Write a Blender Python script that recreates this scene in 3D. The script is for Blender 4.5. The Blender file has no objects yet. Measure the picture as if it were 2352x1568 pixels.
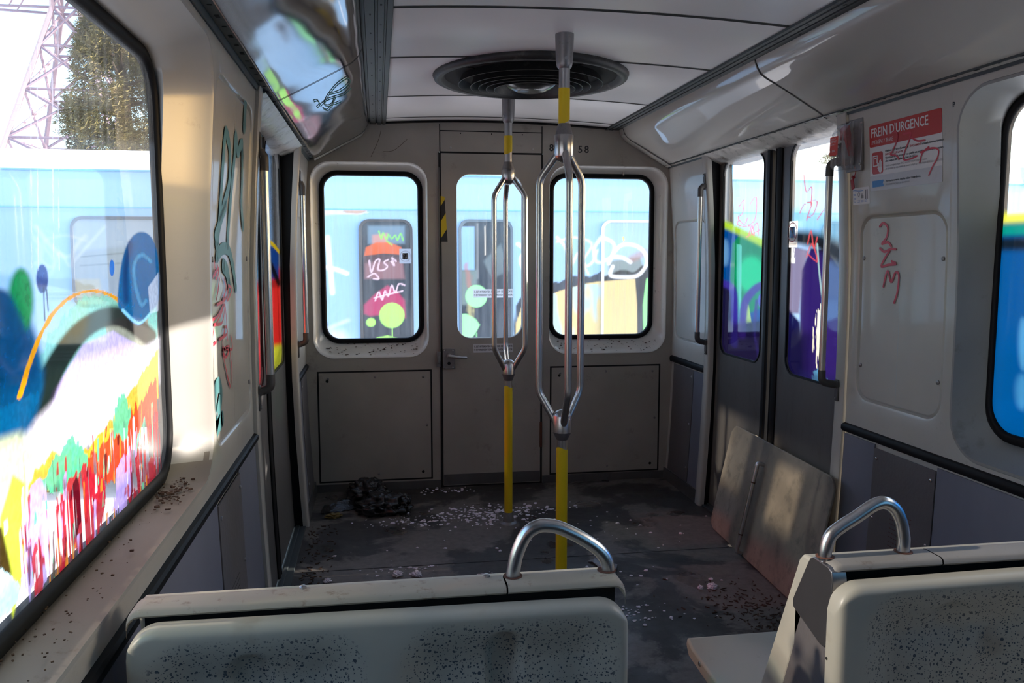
import bpy, bmesh, math, random
import numpy as np
from mathutils import Vector, Matrix, noise as mnoise
random.seed(7); rng = np.random.default_rng(7)
S = bpy.context.scene
COL = S.collection
PI = math.pi

# ------------------------------------------------------------------ camera
FOC = 1898.0
H = 1.45
YAW = math.atan2(308, FOC); PITCH = -math.atan2(200, FOC) * 0.985
CP, SP, CY, SY = math.cos(PITCH), math.sin(PITCH), math.cos(YAW), math.sin(YAW)
FWD = Vector((SY*CP, CY*CP, SP)); RT = Vector((CY, -SY, 0)); UP = RT.cross(FWD)
CAM = Vector((-0.72, 0, H))
def ray(u, v): return FWD + RT*((u-1176)/FOC) + UP*((784-v)/FOC)
def atX(u, v, X):
    d = ray(u, v); t = (X-CAM.x)/d.x; p = CAM + d*t; return (p.y, p.z)
def atY(u, v, Y):
    d = ray(u, v); t = (Y-CAM.y)/d.y; p = CAM + d*t; return (p.x, p.z)
def atZ(u, v, Z):
    d = ray(u, v); t = (Z-CAM.z)/d.z; p = CAM + d*t; return (p.x, p.y)

cam_d = bpy.data.cameras.new('camera'); cam = bpy.data.objects.new('camera', cam_d); COL.objects.link(cam)
cam.matrix_world = Matrix(((RT.x, UP.x, -FWD.x, CAM.x), (RT.y, UP.y, -FWD.y, CAM.y), (RT.z, UP.z, -FWD.z, CAM.z), (0, 0, 0, 1)))
cam_d.sensor_width = 36; cam_d.lens = FOC*36/2352; cam_d.clip_start = 0.02; cam_d.clip_end = 300
S.camera = cam

# ------------------------------------------------------------------ materials
def new_mat(name):
    m = bpy.data.materials.new(name); m.use_nodes = True
    nt = m.node_tree; nt.nodes.clear()
    return m, nt, nt.nodes, nt.links
def ramp(N, fac_from, L, stops):
    r = N.new('ShaderNodeValToRGB'); els = r.color_ramp.elements
    while len(els) > 1: els.remove(els[-1])
    els[0].position = stops[0][0]; els[0].color = stops[0][1]
    for p, c in stops[1:]:
        e = els.new(p); e.color = c
    L.new(fac_from, r.inputs[0]); return r
def g4(v): return (v, v, v, 1)
def srgb(r, g, b):
    f = lambda c: (c/255/12.92 if c/255 <= .04045 else ((c/255+.055)/1.055)**2.4)
    return (f(r), f(g), f(b), 1)
def P(name, col, rough=.5, metal=0, spec=.5, dirt=0, dirt_scale=6, dirt_col=(.05, .035, .02, 1), dirt_at=(.55, .75),
      bump=0, bump_scale=60, stretch=(1, 1, 1), vary=0.0, coat=0, coat_r=.05, ior=1.5, wave=0):
    m, nt, N, L = new_mat(name)
    out = N.new('ShaderNodeOutputMaterial'); b = N.new('ShaderNodeBsdfPrincipled')
    b.inputs['Base Color'].default_value = col; b.inputs['Roughness'].default_value = rough
    b.inputs['Metallic'].default_value = metal; b.inputs['IOR'].default_value = ior
    b.inputs['Coat Weight'].default_value = coat; b.inputs['Coat Roughness'].default_value = coat_r
    L.new(b.outputs[0], out.inputs[0])
    tc = N.new('ShaderNodeTexCoord'); mp = N.new('ShaderNodeMapping'); L.new(tc.outputs['Object'], mp.inputs[0])
    mp.inputs['Scale'].default_value = stretch
    csock = None
    if vary:
        n = N.new('ShaderNodeTexNoise'); n.inputs['Scale'].default_value = 3.2; n.inputs['Detail'].default_value = 5
        L.new(mp.outputs[0], n.inputs[0])
        lo = tuple(c*(1-vary) for c in col[:3])+(1,); hi = tuple(min(1, c*(1+vary)) for c in col[:3])+(1,)
        r = ramp(N, n.outputs['Fac'], L, [(.3, lo), (.7, hi)]); csock = r.outputs[0]
    if dirt:
        n = N.new('ShaderNodeTexNoise'); n.inputs['Scale'].default_value = dirt_scale; n.inputs['Detail'].default_value = 9
        n.inputs['Roughness'].default_value = .7
        L.new(mp.outputs[0], n.inputs[0])
        r = ramp(N, n.outputs['Fac'], L, [(dirt_at[0], g4(0)), (dirt_at[1], g4(dirt))])
        mx = N.new('ShaderNodeMix'); mx.data_type = 'RGBA'
        L.new(r.outputs[0], mx.inputs[0])
        if csock: L.new(csock, mx.inputs[6])
        else: mx.inputs[6].default_value = col
        mx.inputs[7].default_value = dirt_col; csock = mx.outputs[2]
    if csock: L.new(csock, b.inputs['Base Color'])
    if bump or wave:
        n = N.new('ShaderNodeTexNoise'); n.inputs['Scale'].default_value = bump_scale; n.inputs['Detail'].default_value = 3 if not wave else 1
        L.new(mp.outputs[0], n.inputs[0])
        bp = N.new('ShaderNodeBump'); bp.inputs['Strength'].default_value = bump or wave; bp.inputs['Distance'].default_value = .01 if not wave else .05
        L.new(n.outputs['Fac'], bp.inputs['Height']); L.new(bp.outputs[0], b.inputs['Normal'])
        if coat: L.new(bp.outputs[0], b.inputs['Coat Normal'])
    return m

M = {}
M['cream'] = P('cream_plastic', (.42, .405, .37, 1), .36, coat=.45, coat_r=.06, vary=.07, dirt=.55, dirt_scale=9, dirt_at=(.62, .80), dirt_col=(.12, .09, .06, 1))
M['cream_end'] = P('cream_end_wall', (.355, .325, .285, 1), .42, vary=.1, dirt=.6, dirt_scale=7, dirt_at=(.6, .8), dirt_col=(.10, .075, .05, 1))
M['recess'] = P('glossy_window_recess', (.72, .71, .68, 1), .18, vary=.06, dirt=.7, dirt_scale=26, dirt_at=(.62, .74), dirt_col=(.10, .07, .05, 1))
M['reveal_shaded'] = P('shaded_window_reveal', (.25, .25, .24, 1), .4, vary=.1, dirt=.5, dirt_scale=9, dirt_at=(.6, .8))  # cream reveal greyed: the shade by the dark glass is put in its colour
M['reveal_cream'] = P('cream_window_reveal', (.35, .335, .315, 1), .4, vary=.06, dirt=.5, dirt_scale=12, dirt_at=(.62, .8), coat=.3)
M['sill'] = P('dusty_sill', (.155, .135, .118, 1), .55, vary=.14, dirt=.9, dirt_scale=22, dirt_at=(.60, .72), dirt_col=(.10, .07, .05, 1))
M['ceiling'] = P('ceiling_white', (.78, .765, .76, 1), .38, vary=.03)
M['rubber'] = P('black_rubber', (.006, .006, .007, 1), .55, ior=1.25)
M['black'] = P('black_gap', (.005, .005, .005, 1), .8)
M['steel'] = P('brushed_steel', (.52, .51, .51, 1), .30, 1, bump=.12, bump_scale=90, stretch=(1, 1, .04))
M['chrome'] = P('polished_steel', (.56, .56, .57, 1), .28, 1, dirt=.3, dirt_scale=30)
M['endplate'] = P('worn_steel_end_plate', (.24, .23, .24, 1), .30, .9, vary=.2)
M['dullsteel'] = P('dull_grey_casting', (.26, .25, .255, 1), .45, .7, dirt=.5, dirt_scale=40)
M['darksteel'] = P('dark_grip_sleeve', (.07, .065, .065, 1), .5, .3)
M['skytintpanel'] = P('sky_tinted_grey_panel', (.165, .172, .215, 1), .42, .1, vary=.15, stretch=(1, 1, .3))  # grey metal panels; blue cast from the sky is put into the colour
M['brownpanel'] = P('brown_grey_metal', (.135, .125, .13, 1), .45, .25, vary=.15, bump=.1, bump_scale=80)
M['doormetal'] = P('door_leaf_metal', (.125, .12, .118, 1), .42, .45, vary=.2, dirt=.4, dirt_scale=25, stretch=(1, 1, .25))
M['header'] = P('crumpled_header_metal', (.45, .43, .40, 1), .35, .4, bump=.6, bump_scale=14, dirt=.8, dirt_scale=14, dirt_at=(.52, .7))
M['yellow'] = P('yellow_pole_paint', (.74, .52, .012, 1), .34, dirt=.95, dirt_scale=38, dirt_at=(.66, .70), dirt_col=(.03, .025, .02, 1), stretch=(1, 1, .45))
M['track'] = P('green_grey_aluminium', (.05, .06, .062, 1), .5, .3, vary=.2, dirt=.4, dirt_scale=30)
M['ductleft'] = P('warped_reflective_cover', (.40, .39, .38, 1), .08, .9, wave=.2, bump_scale=3.2, stretch=(1, .6, 1), dirt=.3, dirt_scale=18, dirt_at=(.55, .85), dirt_col=(.28, .25, .22, 1))
M['ductright'] = P('glossy_cream_cover', (.43, .415, .38, 1), .30, 0, wave=.03, bump_scale=2.5, coat=1, coat_r=.02, ior=1.6, vary=.03)
M['fan'] = P('black_diffuser', (.014, .0135, .0135, 1), .5, .0, dirt=.4, dirt_scale=25, dirt_col=(.18, .16, .14, 1))
M['fancone'] = P('polished_dark_cone', (.10, .10, .10, 1), .22, .8)
M['shell'] = P('seat_shell', (.385, .37, .32, 1), .42, vary=.06, dirt=.5, dirt_scale=16, dirt_at=(.62, .8), dirt_col=(.17, .13, .09, 1))
M['cap'] = P('seat_top_cap', (.36, .32, .265, 1), .55, vary=.12, dirt=.85, dirt_scale=30, dirt_at=(.56, .70), dirt_col=(.14, .08, .05, 1))
M['capgrey'] = P('dusty_grey_cap', (.22, .21, .20, 1), .55, vary=.12, dirt=.8, dirt_scale=20, dirt_at=(.58, .72), dirt_col=(.10, .06, .04, 1))
M['boardmat'] = P('dirty_grey_board', (.21, .18, .14, 1), .6, vary=.4, dirt=.75, dirt_scale=14, dirt_at=(.5, .75), dirt_col=(.05, .045, .04, 1))
M['bag'] = P('black_plastic_bag', (.020, .018, .018, 1), .26, vary=.4, bump=.7, bump_scale=22)
M['rust'] = P('rust', (.10, .035, .02, 1), .8, vary=.3)
M['white'] = P('sticker_white', (.66, .65, .66, 1), .35)
M['palegrey'] = P('sticker_pale_grey', (.48, .49, .53, 1), .35)
M['red'] = P('sticker_red', (.42, .018, .014, 1), .35)
M['blue'] = P('sticker_blue', (.02, .16, .46, 1), .35)
M['ink'] = P('black_ink', (.02, .02, .022, 1), .5)
M['inkgrey'] = P('grey_ink', (.20, .20, .22, 1), .5)
M['markred'] = P('red_marker', (.50, .022, .045, 1), .35)
M['markteal'] = P('teal_spray', (.07, .19, .20, 1), .4)
M['markgreen'] = P('green_marker', (.04, .20, .15, 1), .4)
M['paper'] = P('plaster_flakes', (.80, .76, .84, 1), .8)
M['leafdirt'] = P('dry_leaf_litter', (.055, .028, .015, 1), .9)
M['warnyellow'] = P('warning_tape_yellow', (.62, .46, .02, 1), .4)
M['redlabel'] = P('red_label', (.62, .05, .03, 1), .4)
M['redplastic'] = P('red_handle_plastic', (.30, .012, .02, 1), .35)
M['bark'] = P('bark', (.06, .042, .03, 1), .9, vary=.3)
M['needles'] = P('pine_needles', (.12, .105, .035, 1), .7, vary=.6)
M['pylon'] = P('galvanised_lattice', (.26, .20, .27, 1), .5, .0)
M['snow'] = P('pale_gravel_snow', (.74, .74, .78, 1), .9, vary=.1)
M['roof'] = P('car_roof_white', (.78, .80, .82, 1), .5)
M['underframe'] = P('underframe', (.03, .03, .035, 1), .7, vary=.4)
M['skin'] = P('exterior_blue', (.16, .42, .66, 1), .5)

def floor_mat():
    m, nt, N, L = new_mat('worn_wet_floor')
    out = N.new('ShaderNodeOutputMaterial'); b = N.new('ShaderNodeBsdfPrincipled'); L.new(b.outputs[0], out.inputs[0])
    tc = N.new('ShaderNodeTexCoord')
    n1 = N.new('ShaderNodeTexNoise'); n1.inputs['Scale'].default_value = 1.9; n1.inputs['Detail'].default_value = 9; n1.inputs['Roughness'].default_value = .62; n1.inputs['Distortion'].default_value = .5
    L.new(tc.outputs['Object'], n1.inputs[0])
    n2 = N.new('ShaderNodeTexNoise'); n2.inputs['Scale'].default_value = 26; n2.inputs['Detail'].default_value = 8; n2.inputs['Roughness'].default_value = .7
    L.new(tc.outputs['Object'], n2.inputs[0])
    wet = ramp(N, n1.outputs['Fac'], L, [(.475, g4(0)), (.515, g4(1))])
    base = ramp(N, n2.outputs['Fac'], L, [(.3, (.085, .076, .068, 1)), (.62, (.15, .134, .122, 1)), (.8, (.19, .165, .14, 1))])
    mx = N.new('ShaderNodeMix'); mx.data_type = 'RGBA'; mx.blend_type = 'MULTIPLY'; mx.inputs[7].default_value = (.27, .27, .28, 1)
    L.new(wet.outputs[0], mx.inputs[0]); L.new(base.outputs[0], mx.inputs[6]); L.new(mx.outputs[2], b.inputs['Base Color'])
    n3 = N.new('ShaderNodeTexNoise'); n3.inputs['Scale'].default_value = 3.1; n3.inputs['Detail'].default_value = 6
    mp = N.new('ShaderNodeMapping'); mp.inputs['Location'].default_value = (3, 1, 0); L.new(tc.outputs['Object'], mp.inputs[0]); L.new(mp.outputs[0], n3.inputs[0])
    rr = ramp(N, n3.outputs['Fac'], L, [(.38, g4(.62)), (.60, g4(.40)), (.68, g4(.10))])
    L.new(rr.outputs[0], b.inputs['Roughness'])
    bp = N.new('ShaderNodeBump'); bp.inputs['Strength'].default_value = .25; bp.inputs['Distance'].default_value = .004
    L.new(n2.outputs['Fac'], bp.inputs['Height']); L.new(bp.outputs[0], b.inputs['Normal'])
    return m
M['floor'] = floor_mat()

def glass_mat(name, dust=.05, painted=True):
    """thin pane; the vertex layer 'paint' holds the graffiti colour and how opaque it is"""
    m, nt, N, L = new_mat(name)
    out = N.new('ShaderNodeOutputMaterial')
    at = N.new('ShaderNodeAttribute'); at.attribute_name = 'paint'
    tr = N.new('ShaderNodeBsdfTransparent'); gl = N.new('ShaderNodeBsdfGlossy'); gl.inputs['Roughness'].default_value = .02
    lw = N.new('ShaderNodeLayerWeight'); lw.inputs[0].default_value = .5
    pw = N.new('ShaderNodeMath'); pw.operation = 'POWER'; pw.inputs[1].default_value = 4.0; L.new(lw.outputs['Facing'], pw.inputs[0])
    fr = N.new('ShaderNodeMath'); fr.operation = 'MULTIPLY_ADD'; fr.inputs[1].default_value = .9; fr.inputs[2].default_value = .05; L.new(pw.outputs[0], fr.inputs[0])
    mx = N.new('ShaderNodeMixShader'); L.new(fr.outputs[0], mx.inputs[0]); L.new(tr.outputs[0], mx.inputs[1]); L.new(gl.outputs[0], mx.inputs[2])
    # dust film
    tc = N.new('ShaderNodeTexCoord'); mp = N.new('ShaderNodeMapping'); mp.inputs['Scale'].default_value = (30, 30, 2); L.new(tc.outputs['Object'], mp.inputs[0])
    n = N.new('ShaderNodeTexNoise'); n.inputs['Scale'].default_value = 1.5; n.inputs['Detail'].default_value = 6; L.new(mp.outputs[0], n.inputs[0])
    r = ramp(N, n.outputs['Fac'], L, [(.4, g4(dust*.5)), (.75, g4(dust*2.2))])
    df = N.new('ShaderNodeBsdfDiffuse'); df.inputs[0].default_value = (.75, .75, .75, 1); tl0 = N.new('ShaderNodeBsdfTranslucent'); tl0.inputs[0].default_value = (.75, .75, .75, 1)
    dm = N.new('ShaderNodeMixShader'); dm.inputs[0].default_value = .5; L.new(df.outputs[0], dm.inputs[1]); L.new(tl0.outputs[0], dm.inputs[2])
    m2 = N.new('ShaderNodeMixShader'); L.new(r.outputs[0], m2.inputs[0]); L.new(mx.outputs[0], m2.inputs[1]); L.new(dm.outputs[0], m2.inputs[2])
    # paint film: translucent + diffuse + tinted transmission
    pd = N.new('ShaderNodeBsdfDiffuse'); pt = N.new('ShaderNodeBsdfTranslucent'); px = N.new('ShaderNodeBsdfTransparent'); pg = N.new('ShaderNodeBsdfGlossy'); pg.inputs['Roughness'].default_value = .05
    for q in (pd, pt, px): L.new(at.outputs['Color'], q.inputs[0])
    a1 = N.new('ShaderNodeMixShader'); a1.inputs[0].default_value = .62; L.new(pd.outputs[0], a1.inputs[1]); L.new(pt.outputs[0], a1.inputs[2])
    a2 = N.new('ShaderNodeMixShader'); a2.inputs[0].default_value = .15; L.new(a1.outputs[0], a2.inputs[1]); L.new(px.outputs[0], a2.inputs[2])
    a3 = N.new('ShaderNodeMixShader'); L.new(fr.outputs[0], a3.inputs[0]); L.new(a2.outputs[0], a3.inputs[1]); L.new(pg.outputs[0], a3.inputs[2])
    fin = N.new('ShaderNodeMixShader'); L.new(at.outputs['Alpha'], fin.inputs[0]); L.new(m2.outputs[0], fin.inputs[1]); L.new(a3.outputs[0], fin.inputs[2])
    L.new(fin.outputs[0] if painted else m2.outputs[0], out.inputs[0])
    return m
M['glass'] = glass_mat('window_glass', .04)
M['glassdusty'] = glass_mat('dusty_window_glass', .11)
M['plastic'] = glass_mat('clear_plastic_cover', .2, False)

def painted_mat(name, rough=.5):
    m, nt, N, L = new_mat(name)
    out = N.new('ShaderNodeOutputMaterial'); b = N.new('ShaderNodeBsdfPrincipled'); L.new(b.outputs[0], out.inputs[0])
    at = N.new('ShaderNodeAttribute'); at.attribute_name = 'paint'
    L.new(at.outputs['Color'], b.inputs['Base Color']); b.inputs['Roughness'].default_value = rough
    return m
M['painted'] = painted_mat('graffitied_body_paint', .55)
M['paintedglass'] = painted_mat('dark_painted_glass', .15)

def speckle_mat():
    m, nt, N, L = new_mat('speckled_seat_plastic')
    out = N.new('ShaderNodeOutputMaterial'); b = N.new('ShaderNodeBsdfPrincipled'); L.new(b.outputs[0], out.inputs[0])
    at = N.new('ShaderNodeAttribute'); at.attribute_name = 'paint'
    tc = N.new('ShaderNodeTexCoord')
    vals = []
    for sc, th in ((150, .24), (85, .19), (240, .27)):
        v = N.new('ShaderNodeTexVoronoi'); v.inputs['Scale'].default_value = sc; L.new(tc.outputs['Object'], v.inputs[0])
        wn = N.new('ShaderNodeMath'); wn.operation = 'MULTIPLY'; sep = N.new('ShaderNodeSeparateColor'); L.new(v.outputs['Color'], sep.inputs[0])
        wn.inputs[1].default_value = th*1.45; L.new(sep.outputs[0], wn.inputs[0])
        c = N.new('ShaderNodeMath'); c.operation = 'LESS_THAN'; L.new(v.outputs['Distance'], c.inputs[0]); L.new(wn.outputs[0], c.inputs[1]); vals.append(c)
    s = N.new('ShaderNodeMath'); s.operation = 'MAXIMUM'; L.new(vals[0].outputs[0], s.inputs[0]); L.new(vals[1].outputs[0], s.inputs[1])
    s2 = N.new('ShaderNodeMath'); s2.operation = 'MAXIMUM'; L.new(s.outputs[0], s2.inputs[0]); L.new(vals[2].outputs[0], s2.inputs[1])
    k = N.new('ShaderNodeMath'); k.operation = 'MULTIPLY'; L.new(s2.outputs[0], k.inputs[0]); L.new(at.outputs['Alpha'], k.inputs[1])
    nz = N.new('ShaderNodeTexNoise'); nz.inputs['Scale'].default_value = 7; nz.inputs['Detail'].default_value = 8; L.new(tc.outputs['Object'], nz.inputs[0])
    base = ramp(N, nz.outputs['Fac'], L, [(.3, (.34, .335, .295, 1)), (.62, (.375, .36, .31, 1)), (.8, (.24, .20, .15, 1))])
    mx = N.new('ShaderNodeMix'); mx.data_type = 'RGBA'; L.new(k.outputs[0], mx.inputs[0]); L.new(base.outputs[0], mx.inputs[6]); mx.inputs[7].default_value = (.045, .065, .085, 1)
    L.new(mx.outputs[2], b.inputs['Base Color']); b.inputs['Roughness'].default_value = .38
    return m
M['speckle'] = speckle_mat()

def translucent_mat(name, col):
    m, nt, N, L = new_mat(name)
    out = N.new('ShaderNodeOutputMaterial'); a = N.new('ShaderNodeBsdfDiffuse'); b = N.new('ShaderNodeBsdfTranslucent'); x = N.new('ShaderNodeMixShader'); x.inputs[0].default_value = .6
    a.inputs[0].default_value = col; b.inputs[0].default_value = col
    L.new(a.outputs[0], x.inputs[1]); L.new(b.outputs[0], x.inputs[2]); L.new(x.outputs[0], out.inputs[0]); return m
M['film'] = translucent_mat('thin_sticker_film', (.62, .66, .74, 1))
M['film_white'] = translucent_mat('thin_white_sticker_film', (.88, .88, .9, 1))
# ------------------------------------------------------------------ mesh helpers
def tag(o, label=None, cat=None, group=None, kind=None):
    if label: o['label'] = label
    if cat: o['category'] = cat
    if group: o['group'] = group
    if kind: o['kind'] = kind
    return o
def empty(name, loc=(0, 0, 0), **k):
    o = bpy.data.objects.new(name, None); COL.objects.link(o); o.location = loc; o.empty_display_size = .05
    bpy.context.view_layer.update()
    return tag(o, **k)
class MB:
    def __init__(s): s.v = []; s.f = []
    def add(s, vs, fs):
        o = len(s.v); s.v += [tuple(p) for p in vs]; s.f += [tuple(i+o for i in f) for f in fs]; return s
    def box(s, c, d, rot=None):
        vs = [Vector((x*d[0]/2, y*d[1]/2, z*d[2]/2)) for x in (-1, 1) for y in (-1, 1) for z in (-1, 1)]
        if rot is not None: vs = [rot @ p for p in vs]
        vs = [p+Vector(c) for p in vs]
        return s.add(vs, [(0, 1, 3, 2), (4, 6, 7, 5), (0, 4, 5, 1), (2, 3, 7, 6), (0, 2, 6, 4), (1, 5, 7, 3)])
    def bb(s, x0, x1, y0, y1, z0, z1):
        return s.box(((x0+x1)/2, (y0+y1)/2, (z0+z1)/2), (abs(x1-x0), abs(y1-y0), abs(z1-z0)))
    def loft(s, loops, closed=True, cap0=False, cap1=False):
        n = len(loops[0]); vs = [p for l in loops for p in l]; fs = []
        for i in range(len(loops)-1):
            for j in range(n if closed else n-1):
                a = i*n+j; b = i*n+(j+1) % n; fs.append((a, b, b+n, a+n))
        if cap0: fs.append(tuple(range(n))[::-1])
        if cap1: fs.append(tuple((len(loops)-1)*n+k for k in range(n)))
        return s.add(vs, fs)
    def tube(s, pts, r, n=16, caps=True):
        pts = [Vector(p) for p in pts]; rs = r if isinstance(r, (list, tuple)) else [r]*len(pts)
        loops = []; t0 = (pts[1]-pts[0]).normalized(); ref = Vector((0, 0, 1)) if abs(t0.z) < .9 else Vector((1, 0, 0))
        nrm = t0.cross(ref).normalized()
        for i, p in enumerate(pts):
            t = (pts[min(i+1, len(pts)-1)]-pts[max(i-1, 0)]).normalized()
            nrm = (nrm - t*nrm.dot(t)).normalized(); bn = t.cross(nrm)
            loops.append([p+nrm*math.cos(2*PI*k/n)*rs[i]+bn*math.sin(2*PI*k/n)*rs[i] for k in range(n)])
        return s.loft(loops, True, caps, caps)
    def lathe(s, prof, c=(0, 0), n=32, caps=True):
        loops = [[(c[0]+r*math.cos(2*PI*k/n), c[1]+r*math.sin(2*PI*k/n), z) for k in range(n)] for r, z in prof]
        return s.loft(loops, True, caps, caps)
    def build(s, name, mat, parent=None, smooth=35, bevel=0, **k):
        me = bpy.data.meshes.new(name); me.from_pydata(s.v, [], s.f); me.update()
        bm = bmesh.new(); bm.from_mesh(me); bmesh.ops.recalc_face_normals(bm, faces=bm.faces)
        bm.to_mesh(me); bm.free()
        me.materials.append(mat)
        if smooth:
            me.shade_smooth(); me.set_sharp_from_angle(angle=math.radians(smooth))
        o = bpy.data.objects.new(name, me); COL.objects.link(o)
        if parent:
            o.parent = parent; o.matrix_parent_inverse = parent.matrix_world.inverted()
        if bevel:
            b = o.modifiers.new('bevel', 'BEVEL'); b.width = bevel; b.segments = 3; b.limit_method = 'ANGLE'; b.angle_limit = math.radians(40)
        return tag(o, **k)
def smooth_path(pts, sub=6, rad=None):
    """Catmull-Rom through points"""
    pts = [Vector(p) for p in pts]; out = []
    for i in range(len(pts)-1):
        p0 = pts[max(i-1, 0)]; p1 = pts[i]; p2 = pts[i+1]; p3 = pts[min(i+2, len(pts)-1)]
        for k in range(sub):
            t = k/sub
            out.append(.5*((2*p1)+(-p0+p2)*t+(2*p0-5*p1+4*p2-p3)*t*t+(-p0+3*p1-3*p2+p3)*t**3))
    out.append(pts[-1]); return out
def fillet(pts, r, n=8):
    """straight runs with rounded bends"""
    pts = [Vector(p) for p in pts]; out = [pts[0]]
    for i in range(1, len(pts)-1):
        a, b, c = pts[i-1], pts[i], pts[i+1]; d1 = (a-b).normalized(); d2 = (c-b).normalized()
        ang = d1.angle(d2); rr = r[i-1] if isinstance(r, (list, tuple)) else r
        k = min(rr/math.tan(ang/2), (a-b).length*.49, (c-b).length*.49)
        p, q = b+d1*k, b+d2*k
        for j in range(n+1):
            t = j/n; out.append((1-t)**2*p+2*(1-t)*t*b+t*t*q)
    out.append(pts[-1]); return out

# rounded rectangle in a plane (a, b); every call gives matching samples
NC, NS = 8, 6
def rr(a0, a1, b0, b1, r):
    r = max(min(r, (a1-a0)/2*.98, (b1-b0)/2*.98), 1e-4); pts = []
    cs = [(a1-r, b0+r, -PI/2), (a1-r, b1-r, 0), (a0+r, b1-r, PI/2), (a0+r, b0+r, PI)]
    for k, (ca, cb, s) in enumerate(cs):
        for i in range(NC+1):
            t = s+PI/2*i/NC; pts.append((ca+r*math.cos(t), cb+r*math.sin(t)))
        n = cs[(k+1) % 4]; e = (n[0]+r*math.cos(n[2]), n[1]+r*math.sin(n[2])); p = pts[-1]
        for i in range(1, NS): pts.append((p[0]+(e[0]-p[0])*i/NS, p[1]+(e[1]-p[1])*i/NS))
    return pts

WP = [(-.2, 1.115), (0, 1.12), (.2, 1.132), (.45, 1.145), (.8, 1.156), (1.2, 1.156), (1.5, 1.15), (1.8, 1.13), (2.0, 1.115), (2.3, 1.09)]
def hw(z):
    for (z0, x0), (z1, x1) in zip(WP, WP[1:]):
        if z <= z1:
            t = (z-z0)/(z1-z0); return x0+(x1-x0)*t
    return WP[-1][1]
YE = 5.09
LW = lambda a, b, d=0: (-(hw(b)+d), a, b)
RW = lambda a, b, d=0: (hw(b)+d, a, b)
EW = lambda a, b, d=0: (a, YE+d, b)
def lp(mapf, loop, d=0): return [mapf(a, b, d) for a, b in loop]

def ring(mb, mapf, outer, inner, d0=0, d1=0, steps=3):
    loops = []
    for i in range(steps+1):
        t = i/steps
        loops.append([mapf(o[0]+(n[0]-o[0])*t, o[1]+(n[1]-o[1])*t, d0+(d1-d0)*t) for o, n in zip(outer, inner)])
    mb.loft(loops)
def sheet(mb, mapf, a0, a1, b0, b1, d=0, na=4, nb=10):
    vs = [mapf(a0+(a1-a0)*i/na, b0+(b1-b0)*j/nb, d) for j in range(nb+1) for i in range(na+1)]
    mb.add(vs, [(j*(na+1)+i, j*(na+1)+i+1, (j+1)*(na+1)+i+1, (j+1)*(na+1)+i) for j in range(nb) for i in range(na)])
def slab(mb, mapf, a0, a1, b0, b1, d, t, na=1, nb=8):
    """plate standing d proud of the wall (towards the room), thickness t"""
    def lo(dd): 
        p = [(a0+(a1-a0)*i/na, b0) for i in range(na)]+[(a1, b0+(b1-b0)*j/nb) for j in range(nb)]+[(a1-(a1-a0)*i/na, b1) for i in range(na)]+[(a0, b1-(b1-b0)*j/nb) for j in range(nb)]
        return [mapf(a, b, dd) for a, b in p]
    mb.loft([lo(t-d), lo(-d)])
    sheet(mb, mapf, a0, a1, b0, b1, -d, na, nb)
def screws(mapf, pts, parent, mat=None, r=.006, d=.003, name='screw'):
    for a, b in pts:
        m = MB(); base = Vector(mapf(a, b, 0)); nx = (Vector(mapf(a, b, -1))-base).normalized()
        m.tube([base-nx*.002, base+nx*d, base+nx*(d+.0015)], [r, r, r*.6], 10)
        m.build(name, mat or M['chrome'], parent)

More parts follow.
